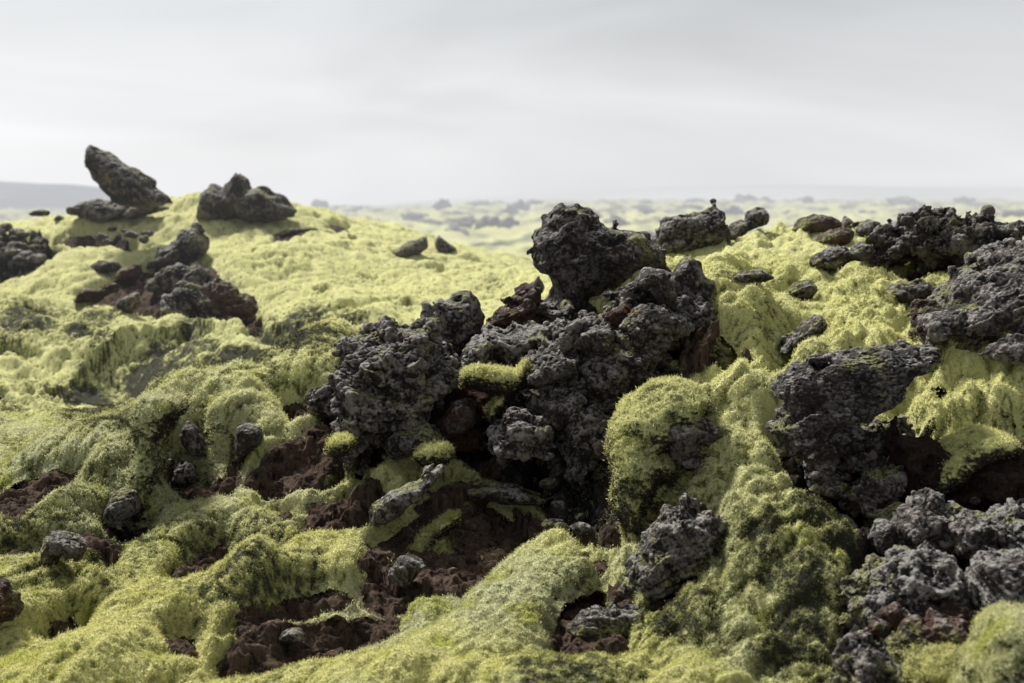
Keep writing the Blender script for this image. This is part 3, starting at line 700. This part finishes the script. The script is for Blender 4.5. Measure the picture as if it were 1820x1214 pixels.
B("lava_rock","pale lumpy boulder bulging from the lower face beside the cave",[(960,715),(985,688),(1020,678),(1045,690),(1050,725),(1030,752),(990,762),(965,745)],6.55,.13,rough=1.1)
B("lava_rock","brownish boulder at the bottom of the rough face, left of hanging moss",[(1005,780),(1030,740),(1070,730),(1085,760),(1080,810),(1058,835),(1030,860),(1008,850)],6.5,.14)
B("lava_rock","grey lichened boulder overhanging the dark cave",[(880,770),(905,745),(945,742),(975,760),(990,795),(975,825),(940,812),(905,808),(882,800)],6.5,.15,rough=1.1)
B("lava_rock","craggy stone in the middle of the rough face under the rounded lump",[(940,660),(965,630),(1000,628),(1025,640),(1035,665),(1010,682),(975,690),(945,682)],6.62,.12,mat=M_DARK)
B("lava_rock","broken stone right of the smooth egg-like stone",[(1060,650),(1085,630),(1120,625),(1148,640),(1148,665),(1120,685),(1085,690),(1062,678)],6.7,.12)
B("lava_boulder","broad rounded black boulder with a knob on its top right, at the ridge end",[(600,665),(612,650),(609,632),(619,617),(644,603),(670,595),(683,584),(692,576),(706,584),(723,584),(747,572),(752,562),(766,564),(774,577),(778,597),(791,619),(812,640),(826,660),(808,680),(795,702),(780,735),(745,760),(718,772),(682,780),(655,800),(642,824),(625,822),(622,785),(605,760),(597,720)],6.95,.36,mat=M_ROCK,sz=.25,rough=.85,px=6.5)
B("lava_rock","two-peaked grey rock rising behind the broad rounded boulder",[(769,522),(782,526),(800,530),(817,535),(826,524),(836,524),(846,535),(859,557),(866,575),(862,600),(838,612),(815,640),(795,622),(782,595),(772,565)],7.55,.2,sx=.3,rough=.4,px=4)
B("lava_rock","rust-red rock with a square knob, left of the tall boulder",[(863,572),(872,558),(883,551),(905,535),(922,538),(921,519),(935,514),(951,517),(953,543),(962,553),(978,590),(960,608),(900,606),(862,606)],7.6,.2,mat=M_RUST)
B("lava_rock","grey lichened arch of rock with a black hole beneath",[(812,660),(818,635),(835,603),(860,590),(900,592),(940,588),(985,588),(962,612),(936,634),(915,655),(880,664),(845,664)],7.2,.22,mat=M_ROCKL,holes=[(889,630,22,0),(842,655,18,0)])
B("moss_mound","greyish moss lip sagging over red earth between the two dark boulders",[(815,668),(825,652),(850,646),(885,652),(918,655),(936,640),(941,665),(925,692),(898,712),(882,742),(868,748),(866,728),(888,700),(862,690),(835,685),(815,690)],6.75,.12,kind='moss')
B("soil_bank","bare red earth bank under the moss lip between the dark boulders",[(772,700),(800,680),(840,676),(885,690),(880,730),(872,770),(870,805),(830,805),(780,795),(735,785),(725,765)],6.95,.2,kind='soil',mat=M_SOILR,sz=.5)
B("lava_rock","flat brown stone resting on the red earth bank",[(780,748),(800,725),(850,710),(846,742),(822,767),(785,778)],6.7,.08,mat=M_RUST)
B("lava_rock","black block at the foot of the broad rounded boulder",[(680,790),(710,765),(760,758),(790,775),(800,800),(760,808),(700,812)],6.65,.12,mat=M_DARK)
B("lava_rock","tiny dark spire on the far moss, seen left of the tall boulder",[(934,518),(940,503),(952,497),(954,482),(960,482),(963,497),(972,510),(966,520),(945,524)],9.6,.1,mat=M_DARK)
B("lava_rock","grey jumble of stone left of the broad rounded boulder, above the mossy strip",[(548,705),(560,690),(590,680),(606,690),(606,735),(575,740),(550,728)],6.95,.14)
# ---- mossy cliff and hollows on the left
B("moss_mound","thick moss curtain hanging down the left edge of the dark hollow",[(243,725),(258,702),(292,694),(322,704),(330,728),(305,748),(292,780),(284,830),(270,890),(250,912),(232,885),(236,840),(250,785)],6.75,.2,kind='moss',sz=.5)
B("moss_mound","small round moss cushion at the left foot of the broad rounded boulder",[(581,792),(594,778),(615,774),(630,780),(628,798),(604,808),(588,804)],6.45,.09,kind='moss')
B("lava_rock","upright grey block standing in the mossy hollow",[(321,768),(333,750),(352,760),(364,790),(366,810),(345,808),(325,792)],6.4,.08,rough=.7)
B("lava_rock","grey slanted stone beside the cave of the mossy hollow",[(418,765),(432,752),(458,758),(468,778),(446,800),(428,820),(420,795)],6.5,.1,rough=.7)
B("lava_rock","low stone on the floor of the mossy hollow",[(300,845),(312,822),(338,814),(356,828),(352,856),(322,862)],6.25,.08)
B("lava_rock","dark ragged stone at the mossy cliff's outer left edge",[(222,880),(232,820),(250,770),(262,740),(268,765),(252,810),(242,860),(235,905)],6.75,.1)
B("lava_rock","dark rock at the foot of the moss curtain",[(188,905),(210,872),(238,868),(248,905),(228,938),(200,942)],6.4,.12,mat=M_ROCK)
B("lava_rock","lichen-spotted rock half sunk in moss near the left edge",[(78,960),(95,948),(125,955),(152,968),(140,990),(110,985),(92,1000),(74,1012),(84,982)],5.75,.1,mat=M_ROCK)
B("lava_rock","rounded dark rock cut by the left edge of the view",[(-40,1050),(0,1034),(20,1042),(30,1075),(14,1100),(-30,1105)],5.25,.1,mat=M_RUST)
B("lava_rock","small stone in the lowest dark hollow on the mossy slope",[(488,1135),(503,1116),(530,1114),(550,1135),(520,1146),(495,1148)],4.95,.05,mat=M_ROCK)
B("lava_rock","long pale lichened rock lying on the bare brown earth",[(658,918),(664,892),(690,872),(720,858),(752,852),(762,836),(786,822),(793,834),(772,856),(750,882),(718,908),(688,928),(662,935)],6.0,.11,mat=M_ROCKL,rough=.8)
B("lava_rock","dark stone on the brown earth below the pale lichened rock",[(692,1010),(704,990),(728,984),(762,1002),(742,1018),(732,1042),(714,1048),(698,1032)],5.6,.08)
B("moss_mound","green moss cushion right of the humped cushion, under the boulder",[(735,808),(755,790),(790,790),(812,806),(790,820),(755,825)],6.35,.08,kind='moss')
B("moss_mound","narrow moss tuft growing across the brown bank",[(756,965),(768,938),(800,914),(815,912),(808,930),(780,950),(765,968)],5.75,.06,kind='moss')
# ---- moss mounds of the right-hand slope
B("moss_mound","long shaggy moss drape falling over the right end of the rough face",[(1078,800),(1088,755),(1105,718),(1135,692),(1165,674),(1200,670),(1240,684),(1262,712),(1245,765),(1205,775),(1180,800),(1198,835),(1168,852),(1150,900),(1125,945),(1095,905),(1085,850)],6.35,.18,kind='moss',sz=.6)
B("moss_mound","slanting moss roll above the blackest hollow at the right",[(1643,858),(1655,818),(1695,780),(1740,763),(1790,770),(1815,795),(1765,808),(1725,830),(1695,858),(1655,880)],5.12,.15,kind='moss')
B("moss_mound","big moss mound in the bottom right corner",[(1698,1214),(1720,1155),(1750,1105),(1792,1075),(1840,1078),(1920,1150),(1920,1330),(1690,1330)],4.2,.2,kind='moss')
B("moss_mound","low dark moss cushion among the rocks at the bottom right",[(1590,1225),(1600,1190),(1612,1165),(1660,1155),(1708,1155),(1706,1190),(1650,1225)],4.4,.1,kind='moss')
# ---- rocks of the right-hand slope
B("lava_slab","flat black slab with a white-edged top jutting left over the slope",[(1380,692),(1400,656),(1420,645),(1445,642),(1500,631),(1545,623),(1575,612),(1592,622),(1612,608),(1628,624),(1655,624),(1663,640),(1640,656),(1612,675),(1600,702),(1562,728),(1520,748),(1480,758),(1450,778),(1422,800),(1395,808),(1386,785),(1370,762),(1384,740),(1390,712)],5.78,.17,mat=M_DARK,rough=.38,round_=.08,strat=2.6,px=5.5,fixd=True,sz=.35)
B("lava_rock","crusty grey rock resting on moss left of the flat slab",[(1177,770),(1185,748),(1210,740),(1242,742),(1275,750),(1308,770),(1272,786),(1252,802),(1238,816),(1212,828),(1200,802),(1185,792)],5.85,.12,mat=M_ROCK)
B("lava_boulder","dark boulder under the moss lip beside the broad moss dome",[(1120,1010),(1145,955),(1195,910),(1262,900),(1278,940),(1255,1000),(1215,1040),(1160,1060),(1125,1045)],5.45,.2,mat=M_ROCK)
B("lava_rock","black rock in the cleft left of the large moss pillow",[(1378,625),(1395,600),(1428,576),(1455,560),(1472,576),(1455,602),(1420,628),(1390,635)],6.55,.12,mat=M_DARK)
B("lava_boulder","jagged dark ridge with ragged teeth against the far plain, at right",[(1542,446),(1560,430),(1600,412),(1606,392),(1620,378),(1640,374),(1652,384),(1654,368),(1659,392),(1670,380),(1690,385),(1700,398),(1725,402),(1735,396),(1760,398),(1790,410),(1802,425),(1795,445),(1760,462),(1725,470),(1690,476),(1640,468),(1590,462),(1560,468)],8.3,.32,mat=M_DARK,rough=1.3)
B("lava_slab","big sloping grey slab at the right edge of the view",[(1618,560),(1655,545),(1700,482),(1725,462),(1755,440),(1790,428),(1920,425),(1920,650),(1820,642),(1790,622),(1740,602),(1700,604),(1650,604),(1625,590)],6.9,.3,mat=M_ROCK,sz=.8,sx=-.3,rough=.7)
B("lava_rock","dark crumbly rock left of the jagged ridge, above the moss",[(1433,472),(1450,455),(1490,440),(1512,446),(1530,432),(1550,445),(1545,462),(1500,474),(1465,484)],8.0,.14,mat=M_DARK)
B("lava_rock","small black stone sitting on moss before the jagged ridge",[(1620,478),(1630,462),(1648,458),(1655,470),(1645,482)],7.3,.06,mat=M_DARK)
B("lava_boulder","long boulder with an upright horn on the ridge skyline",[(1153,432),(1172,406),(1195,390),(1225,386),(1252,383),(1268,373),(1286,380),(1288,412),(1276,440),(1230,444),(1205,450),(1173,448)],10.6,.3,mat=M_DARK)
B("lava_rock","leaning wedge of rock on the skyline right of the horned boulder",[(1285,425),(1305,402),(1322,392),(1325,378),(1345,372),(1366,375),(1369,396),(1335,408),(1300,430)],10.2,.15,mat=M_DARK)
B("lava_rock","domed dark rock on the skyline between the wedge and the jagged ridge",[(1412,408),(1422,392),(1445,383),(1470,382),(1497,398),(1480,412),(1430,418)],10.4,.2,mat=M_RUST)
B("lava_rock","small pointed rock next to the domed rock on the skyline",[(1492,400),(1503,385),(1515,396),(1510,410),(1495,412)],10.8,.1,mat=M_DARK)
B("lava_rock","low ragged rock on the skyline left of the jagged ridge",[(1510,412),(1528,396),(1548,390),(1568,405),(1555,422),(1525,424)],10.2,.16,mat=M_DARK)
B("lava_rock","brown stone half covered by moss below the domed rock",[(1445,432),(1460,415),(1490,408),(1515,415),(1500,432),(1470,440)],9.5,.14,mat=M_RUST)
B("lava_rock","grey rock at the right edge below the big slab",[(1748,626),(1775,606),(1820,600),(1900,600),(1900,660),(1812,648),(1770,638)],5.95,.12,mat=M_ROCK)
B("lava_rock","ridge of lichened rock with white crest below the flat slab",[(1422,812),(1440,780),(1470,760),(1500,745),(1528,756),(1535,776),(1502,795),(1485,825),(1452,875),(1430,868),(1440,835)],5.5,.12,mat=M_ROCKL)
B("lava_rock","lichen-grey rock beside the heavy moss roll, under the flat slab",[(1480,800),(1520,758),(1580,738),(1600,775),(1602,830),(1560,850),(1500,842)],5.6,.14,mat=M_ROCK)
B("lava_rock","long rough rock sloping down in the dark gully",[(1496,878),(1518,852),(1560,832),(1600,820),(1612,850),(1575,882),(1560,925),(1522,918),(1505,900)],5.3,.14,mat=M_ROCK)
B("soil_bank","dark brown earth bank below the heavy moss roll",[(1590,770),(1650,780),(1700,790),(1740,800),(1700,850),(1655,885),(1610,900),(1590,850)],5.75,.2,kind='soil')
B("soil_bank","black peaty hollow wall under the slanting moss roll",[(1650,880),(1700,835),(1760,805),(1850,800),(1900,830),(1880,920),(1760,925),(1690,910)],5.4,.15,kind='soil')
B("lava_boulder","rounded dark boulder in the middle of the lower right rocks",[(1572,925),(1600,905),(1650,892),(1688,905),(1706,932),(1705,960),(1662,978),(1612,978),(1580,962)],5.0,.2,mat=M_ROCK)
B("lava_rock","pale pinkish stone left of the rounded dark boulder",[(1543,955),(1560,925),(1590,928),(1600,955),(1575,985),(1550,978)],4.95,.08,mat=M_ROCKL)
B("lava_boulder","big lichened boulder with orange spots among the lower right rocks",[(1510,1080),(1532,1045),(1560,1010),(1585,990),(1612,976),(1650,984),(1692,1010),(1708,1045),(1692,1075),(1642,1082),(1602,1095),(1562,1115),(1520,1112)],4.85,.2,mat=M_ROCKL)
B("lava_rock","round stone to the right of the rounded dark boulder",[(1700,935),(1722,915),(1755,915),(1768,940),(1762,972),(1735,992),(1705,978)],4.95,.12,mat=M_ROCK)
B("lava_boulder","grey boulder cut by the right edge, above the smooth grey one",[(1758,930),(1790,908),(1830,903),(1900,930),(1900,1000),(1820,1005),(1775,988)],4.85,.16,mat=M_ROCKL)
B("lava_rock","upright lichened stone between the big lichened boulder and the right edge",[(1694,1085),(1710,1040),(1735,1010),(1752,1030),(1742,1075),(1720,1098)],4.7,.09,mat=M_ROCKL)
B("lava_boulder","smooth grey boulder with white lichen above the corner moss mound",[(1738,1060),(1736,985),(1785,985),(1900,985),(1900,1100),(1820,1085),(1770,1100),(1748,1110)],4.6,.16,mat=M_ROCKL,rough=.6)
B("lava_boulder","low brownish boulder beneath the big lichened boulder",[(1555,1125),(1600,1095),(1700,1085),(1742,1108),(1722,1158),(1640,1172),(1590,1182),(1562,1160)],4.6,.14,mat=M_RUST)
B("lava_boulder","dark boulder with a pale crown at the bottom edge, right of centre",[(1490,1200),(1508,1145),(1530,1128),(1562,1145),(1592,1172),(1600,1240),(1490,1250)],4.35,.13,mat=M_ROCK)
# ---- far moss hump on the left
B("lava_slab","tall leaning slab of black lava pointing left on the hilltop",[(153,288),(157,268),(168,259),(185,272),(212,287),(238,302),(262,318),(275,335),(293,348),(304,362),(270,370),(235,372),(210,362),(190,342),(165,312)],15.0,.32,mat=M_DARK,rough=.45,px=4.5,strat=1.0,round_=.25)
B("lava_rock","low grey rubble rock under the leaning slab",[(121,378),(135,358),(165,355),(200,362),(235,370),(225,386),(198,394),(170,390),(145,382)],14.8,.3,mat=M_ROCK,px=6)
B("lava_rock","flat rock at the right foot of the leaning slab",[(218,384),(240,368),(290,362),(302,372),(262,382),(235,390)],14.7,.25,mat=M_ROCK,px=6)
B("lava_boulder","dark crag with a sharp spike on the hilltop, right of the leaning slab",[(355,388),(358,350),(378,330),(400,340),(412,322),(424,302),(434,320),(445,336),(472,335),(497,345),(514,358),(530,376),(508,386),(480,396),(450,394),(420,386),(390,392)],14.8,.4,mat=M_DARK,px=3.5,rough=.3)
B("lava_rock","small dark cone of rock near the hilltop's left end",[(52,380),(68,370),(86,373),(84,384),(60,386)],15.3,.15,mat=M_DARK,px=4)
B("lava_rock","tiny dark rock in moss left of the rubble rock",[(93,390),(105,381),(114,386),(108,394)],15,.1,mat=M_DARK,px=4)
B("lava_rock","spiky rock at the top of the rock scatter on the hump",[(258,478),(275,452),(305,438),(322,424),(330,414),(338,418),(347,401),(356,414),(368,432),(356,452),(340,468),(300,482)],12.7,.25,mat=M_DARK,px=5)
B("lava_rock","dark low rock at the left of the rock scatter on the hump",[(162,472),(180,464),(205,464),(218,478),(195,484),(170,482)],12.9,.15,mat=M_DARK,px=5)
B("lava_rock","brown wedge at the lower left of the rock scatter",[(125,538),(145,517),(190,500),(210,502),(200,520),(172,534),(140,542)],12.4,.15,mat=M_RUST,px=5)
B("lava_rock","small brown stone above the brown wedge in the scatter",[(200,500),(222,478),(250,468),(252,488),(232,505),(208,512)],12.5,.15,mat=M_RUST,px=5)
B("lava_rock","round-backed grey rock in the middle of the scatter",[(262,512),(278,482),(320,470),(362,474),(380,492),(352,515),(300,522)],12.2,.22,mat=M_ROCK,px=5)
B("lava_rock","largest grey rock at the bottom of the scatter on the hump",[(293,552),(306,518),(328,505),(350,510),(385,525),(412,545),(402,562),(360,567),(312,560)],11.7,.25,mat=M_ROCK,px=5)
B("lava_rock","red-brown slab at the lower right of the scatter",[(362,508),(400,503),(440,520),(464,548),(458,572),(422,566),(388,545)],11.85,.2,mat=M_RUST,px=5)
B("lava_rock","pale stone below the middle of the scatter",[(205,545),(222,528),(245,522),(250,545),(228,558)],12,.12,mat=M_ROCK,px=5)
B("lava_rock","dark wing-shaped rock alone on the bright moss",[(692,452),(715,438),(740,428),(758,421),(757,440),(738,452),(716,460)],14.8,.2,mat=M_DARK,px=5)
B("lava_rock","small pointed rock next to the wing-shaped rock",[(768,436),(777,417),(790,428),(812,442),(800,450),(782,446)],15,.15,mat=M_DARK,px=5)
B("lava_rock","flat dark stone in moss below the spiked crag",[(483,420),(505,408),(555,402),(575,407),(540,413),(505,424)],14.6,.12,mat=M_RUST,px=5)
B("lava_boulder","dark backing rock in the gap between the rust-red rock and the tall boulder",[(900,560),(960,540),(1010,545),(1020,600),(960,620),(900,610)],7.75,.2,mat=M_DARK,cat="boulder")
B("lava_boulder","dark rock filling the gap right of the tall boulder's waist",[(1090,520),(1140,500),(1230,520),(1280,545),(1250,600),(1160,620),(1090,600)],7.35,.22,mat=M_DARK,cat="boulder")
B("lava_rock","low black rock in the slot between moss cushions above the large pillow",[(1300,492),(1318,482),(1350,480),(1376,492),(1350,503),(1315,502)],8.2,.1,mat=M_DARK)
B("lava_rock","rough black rock showing through moss left of the dark crumbly rock",[(1400,520),(1415,505),(1435,500),(1448,512),(1440,530),(1412,532)],7.6,.09,mat=M_DARK)
B("lava_rock","dark crust breaking through the moss left of the large pillow's top",[(1560,520),(1590,505),(1630,500),(1665,512),(1650,532),(1600,538)],7.1,.12,mat=M_DARK)
B("lava_rock","brown-black crust in the notch between the pillow and the big grey slab",[(1612,560),(1628,540),(1660,535),(1690,560),(1670,600),(1630,606)],6.8,.14,mat=M_RUST)
B("lava_rock","dark ledge under the moss near the bottom centre, beside the brown pit",[(1010,1120),(1040,1085),(1095,1070),(1140,1085),(1120,1125),(1060,1140)],4.95,.1,mat=M_DARK)
B("lava_rock","flat dark crust at the upper edge of the largest brown bank",[(820,870),(860,858),(930,868),(985,885),(960,898),(900,892),(850,886)],6.3,.1,mat=M_DARK)
# stones of the rubble field on the hump's left edge and small stones filling the clefts
rq = np.random.RandomState(11)
def pebble(px, py, w, group, label, mat, lift=.0):
    gx_, gy_ = ray(px, py); a0 = rq.rand()*6; n_ = 9; pl = []
    for i_ in range(n_):
        a_ = a0 + i_*2*math.pi/n_; r_ = w*.5*rq.uniform(.7, 1.25); pl.append((px + r_*math.cos(a_), py - lift - .62*r_*math.sin(a_)))
    blob("lava_stone", label, pl, gy_, w*.42/F*gy_, mat=mat, group=group, cat="stone", px=max(3.5, w/9), seed=rq.rand()*50)
for i_ in range(24):
    pebble(rq.uniform(-10, 95), rq.uniform(408, 470) + 0, rq.uniform(16, 34), "rubble on the left edge of the hump", "grey stone in the rubble field at the hump's left edge", M_ROCK, 3)
for i_ in range(10):
    pebble(rq.uniform(175, 262), rq.uniform(410, 436), rq.uniform(12, 26), "stones below the leaning slab", "small dark stone in the bare band below the leaning slab", M_DARK, 3)
for (x0_, x1_, y0_, y1_, k_, lb_, gr_, wa, wb) in [
   (600, 830, 740, 830, 12, "small loose stone at the foot of the broad rounded boulder", "loose stones under the broad boulder", 18, 44),
   (1420, 1600, 820, 980, 22, "rough stone in the dark gully below the flat slab", "stones in the dark gully", 22, 52),
   (1600, 1820, 880, 960, 12, "rough stone between the lower right boulders", "stones between the lower right boulders", 22, 50),
   (1500, 1760, 1080, 1200, 14, "stone packed around the low brownish boulder", "stones around the low brownish boulder", 20, 46),
   (960, 1160, 860, 960, 14, "dark stone in the cleft below the rough boulder face", "stones in the cleft under the rough face", 20, 46),
   (1130, 1220, 500, 620, 8, "small stone among the rocks right of the tall boulder", "small stones right of the tall boulder", 16, 34)]:
    for i_ in range(k_):
        pebble(rq.uniform(x0_, x1_), rq.uniform(y0_, y1_), rq.uniform(wa, wb), gr_, lb_, rq.choice([M_ROCK, M_DARK, M_ROCK]), 4)
print("blobs", time.time()-T0, flush=True)
#BLOBS-END

# ------------------------------------------------------------------ rocks of the far plain
rs = np.random.RandomState(5)
lib = []
for k in range(7):
    m_ = 10
    ang = np.linspace(0, 2*math.pi, 22, endpoint=False); 
    rad = 1 + .35*rs.rand(22) - .25*rs.rand(22)
    hh = rs.uniform(.45, 1.0)
    g = np.arange(-1.7, 1.75, .1); GX, GY, GZ = np.meshgrid(g, g, g, indexing='ij'); G = np.stack([GX, GY, GZ], -1).astype(F4)
    f = np.sqrt(GX**2*.7 + GY**2 + (GZ/hh)**2) - .85 + .55*pn(G, .9, k*5+2) + .3*pn(G, .42, k*3+1) + .22*(worley(G, .5, k)[0]-.5)
    f[0] = f[-1] = 1; f[:, 0] = f[:, -1] = 1; f[:, :, 0] = f[:, :, -1] = 1
    V, Qd = surface_nets(f.astype(F4), np.array([g[0]]*3), .1)
    me = mesh_np("far_rock", V, Qd); attr(me, 'cav', .5+.5*pn(V, .3, 1)); me.materials.append(M_ROCK); lib.append(me)
def far_rock(px, py_base, d, wpx, k, rot, hs=1.0):
    x_, y_ = (px-CX)/F*d, d
    z_ = float(H0(np.array([x_]), np.array([y_]))[0] + relief(np.array([x_]), np.array([y_]))[0])
    o = bpy.data.objects.new("lava_rock", lib[k]); COL.objects.link(o)
    s = wpx/F*d/2.2*1.15; o.location = (x_, y_, z_ + s*.15); o.scale = (s, s, s*hs); o.rotation_euler = (0, 0, rot)
    o["category"] = "rock"; return o
big_far = [(872,120,62,1.2,"dark craggy outcrop on the misty plain left of the tall boulder"),
 (905,118,40,1.3,"jagged knob just right of the misty outcrop on the plain"),
 (735,70,34,.9,"dark wedge rock on the plain behind the moss hump"),
 (852,60,62,.8,"low dark outcrop below the misty knob on the plain"),
 (680,90,34,.8,"small grey rock at the left end of the plain"),
 (800,80,26,.8,"small rock on the plain between the wedge rock and the misty outcrop"),
 (1090,60,36,1.0,"blurred grey rock on the plain right of the tall boulder's top"),
 (1232,110,44,.7,"flat grey rock on the skyline above the ridge boulder"),
 (1395,120,44,1.1,"pale grey knob on the skyline above the dark domed rock"),
 (1450,110,58,1.0,"round grey outcrop on the skyline near the centre right"),
 (1548,120,40,.8,"small grey bump on the skyline left of the jagged ridge"),
 (1608,100,50,1.0,"blurred dark rock behind the jagged ridge crest"),
 (1702,60,84,1.2,"large blurred dark outcrop behind the right-hand ridge"),
 (1760,75,50,.8,"blurred rock right of the large outcrop on the plain"),
 (1800,90,60,.8,"blurred grey rock at the right edge of the plain")]
for i, (px, d, w_, hs, lb) in enumerate(big_far):
    far_rock(px, 0, d, w_, i % 7, i*1.3, hs)["label"] = lb
for i in range(230):
    d = math.exp(rs.uniform(math.log(34), math.log(330))); px = rs.uniform(560, 1880)
    o = far_rock(px, 0, d, rs.uniform(12, 46)*(1.5 if d < 60 else 1), rs.randint(7), rs.rand()*6.28, rs.uniform(.5, 1.0))
    o["label"] = "small blurred lava rock scattered on the mossy plain"; o["group"] = "lava rocks scattered over the far plain"

# distant hills in the mist
def hill(name, pts_, d, mat):
    V = []; P = np.array(pts_, float)
    xs = np.linspace(P[0, 0], P[-1, 0], 160); hy = np.interp(xs, P[:, 0], P[:, 1])
    for k in range(9):
        a = k/8.; yy = d*(1+.35*a)
        for xx, hh in zip(xs, hy):
            zz = CAMZ - (hh-HY)/F*d; b = -12.0
            prof = math.sin(min(1, a*1.25)*math.pi/2)
            V.append(((xx-CX)/F*d*(1+.1*a), yy, b + (zz-b)*prof*(1 + .12*float(perlin(np.array([xx/90.]), np.array([a*2.]), np.array([d*.001]))[0])*(1-a))))
    me = mesh_np(name, np.array(V), quads(9, 160)); return link("hills", me, mat, kind="structure")
def mist_mat(name, c, n0):  # mist in front of the hills painted as a glow in their material
    t = NT(name); P = pos(t); nz = t.noise(n0, 3, .5, P)
    col = t.mix(t.ss(nz, .35, .65), tuple(v*.96 for v in c), tuple(v*1.03 for v in c))
    b = t.n('ShaderNodeBsdfDiffuse'); b.inputs[0].default_value = (.1, .11, .1, 1)
    e = t.n('ShaderNodeEmission'); t.l(col, e.inputs[0]); m = t.n('ShaderNodeMixShader'); m.inputs[0].default_value = .93
    t.l(b.outputs[0], m.inputs[1]); t.l(e.outputs[0], m.inputs[2]); t.l(m.outputs[0], t.out.inputs[0]); return t.m
hill("hills", [(-900, 290), (-300, 296), (0, 313), (100, 327), (180, 342), (300, 364), (430, 388), (620, 400)], 2200, mist_mat("misty_hill", (.585, .60, .625), .004))
hill("hills", [(350, 392), (480, 378), (580, 370), (700, 368), (800, 372), (900, 366), (1100, 372), (1500, 378), (2000, 380)], 1500, mist_mat("misty_far_hill", (.68, .69, .705), .004))
hill("hills", [(300, 392), (700, 352), (1000, 330), (1200, 318), (1500, 312), (1700, 316), (2300, 320)], 5200, mist_mat("misty_mountain", (.79, .795, .805), .001))

# ------------------------------------------------------------------ sky, sun, camera
w = bpy.data.worlds.new("World"); scene.world = w; w.use_nodes = True; nt = w.node_tree; nt.nodes.clear()
def wn(ty, **kw):
    nd = nt.nodes.new(ty)
    for k, v in kw.items(): setattr(nd, k, v)
    return nd
SUN_EL, SUN_AZ = math.radians(46), math.radians(-32)   # azimuth from +Y, negative = left
out = wn('ShaderNodeOutputWorld'); bg = wn('ShaderNodeBackground'); bg.inputs[1].default_value = .11
sky = wn('ShaderNodeTexSky', sky_type='NISHITA'); sky.sun_disc = False; sky.sun_elevation = SUN_EL; sky.sun_rotation = SUN_AZ; sky.dust_density = 3
tc = wn('ShaderNodeTexCoord'); mp = wn('ShaderNodeMapping'); mp.inputs['Scale'].default_value = (1.0, 1.0, 4.5); mp.inputs['Location'].default_value = (.35, .2, .1)
nz = wn('ShaderNodeTexNoise'); nz.inputs['Scale'].default_value = 2.1; nz.inputs['Detail'].default_value = 3; nz.inputs['Roughness'].default_value = .55; nz.inputs['Distortion'].default_value = .6
L = nt.links.new
L(tc.outputs['Generated'], mp.inputs[0]); L(mp.outputs[0], nz.inputs['Vector'])
sep = wn('ShaderNodeSeparateXYZ'); L(tc.outputs['Generated'], sep.inputs[0])
cr = wn('ShaderNodeValToRGB'); L(sep.outputs[2], cr.inputs[0])
e = cr.color_ramp.elements; e[0].position = 0; e[0].color = (7.0, 7.05, 7.2, 1); e[1].position = 1; e[1].color = (3.0, 3.15, 3.3, 1)
k4 = e.new(.35); k4.color = (3.9, 4.0, 4.1, 1)
k1 = e.new(.045); k1.color = (7.3, 7.35, 7.45, 1); k2 = e.new(.15); k2.color = (5.9, 6.1, 6.2, 1); k3 = e.new(.075); k3.color = (7.1, 7.2, 7.3, 1)
mr = wn('ShaderNodeMapRange'); L(nz.outputs[0], mr.inputs[0]); mr.inputs[1].default_value = .3; mr.inputs[2].default_value = .7; mr.inputs[3].default_value = .88; mr.inputs[4].default_value = 1.11
xr = wn('ShaderNodeMapRange', interpolation_type='SMOOTHSTEP'); L(sep.outputs[0], xr.inputs[0]); xr.inputs[1].default_value = -.4; xr.inputs[2].default_value = .15; xr.inputs[3].default_value = 1.17; xr.inputs[4].default_value = .97
mm = wn('ShaderNodeMath', operation='MULTIPLY'); L(mr.outputs[0], mm.inputs[0]); L(xr.outputs[0], mm.inputs[1])
yr = wn('ShaderNodeMapRange', interpolation_type='SMOOTHSTEP'); L(sep.outputs[1], yr.inputs[0]); yr.inputs[1].default_value = -.5; yr.inputs[2].default_value = .6; yr.inputs[3].default_value = .75; yr.inputs[4].default_value = 1.04  # unseen sky behind the camera dimmed to deepen the backlit contrast
m3 = wn('ShaderNodeMath', operation='MULTIPLY'); L(mm.outputs[0], m3.inputs[0]); L(yr.outputs[0], m3.inputs[1]); mm = m3
sc_ = wn('ShaderNodeVectorMath', operation='SCALE'); L(cr.outputs[0], sc_.inputs[0]); L(mm.outputs[0], sc_.inputs['Scale'])
mx = wn('ShaderNodeMix', data_type='RGBA'); mx.inputs[0].default_value = .975; L(sky.outputs[0], mx.inputs[6]); L(sc_.outputs[0], mx.inputs[7])
L(mx.outputs[2], bg.inputs[0]); L(bg.outputs[0], out.inputs[0])

sd_ = bpy.data.lights.new("sun", 'SUN'); sd_.energy = 7.0; sd_.angle = math.radians(10); sd_.color = (1, .96, .88)
so = bpy.data.objects.new("sun", sd_); COL.objects.link(so)
dirv = (math.sin(SUN_AZ)*math.cos(SUN_EL), math.cos(SUN_AZ)*math.cos(SUN_EL), math.sin(SUN_EL))
from mathutils import Vector
so.rotation_euler = Vector(dirv).to_track_quat('Z', 'Y').to_euler(); so.location = (0, 0, 30)

cd = bpy.data.cameras.new("camera"); cam = bpy.data.objects.new("camera", cd); COL.objects.link(cam)
cd.lens = 50; cd.sensor_width = 36; cd.shift_y = -(607-HY)/1820.; cd.clip_end = 20000; cd.clip_start = .1
cam.location = (0, 0, CAMZ); cam.rotation_euler = (math.pi/2, 0, 0)
cd.dof.use_dof = True; cd.dof.focus_distance = 6.4; cd.dof.aperture_fstop = 2.6
scene.camera = cam
scene.view_settings.view_transform = 'Standard'; scene.view_settings.look = 'None'; scene.view_settings.exposure = 0
scene.cycles.max_bounces = 4; scene.cycles.diffuse_bounces = 2; scene.cycles.use_denoising = True
print("script", time.time()-T0, flush=True)
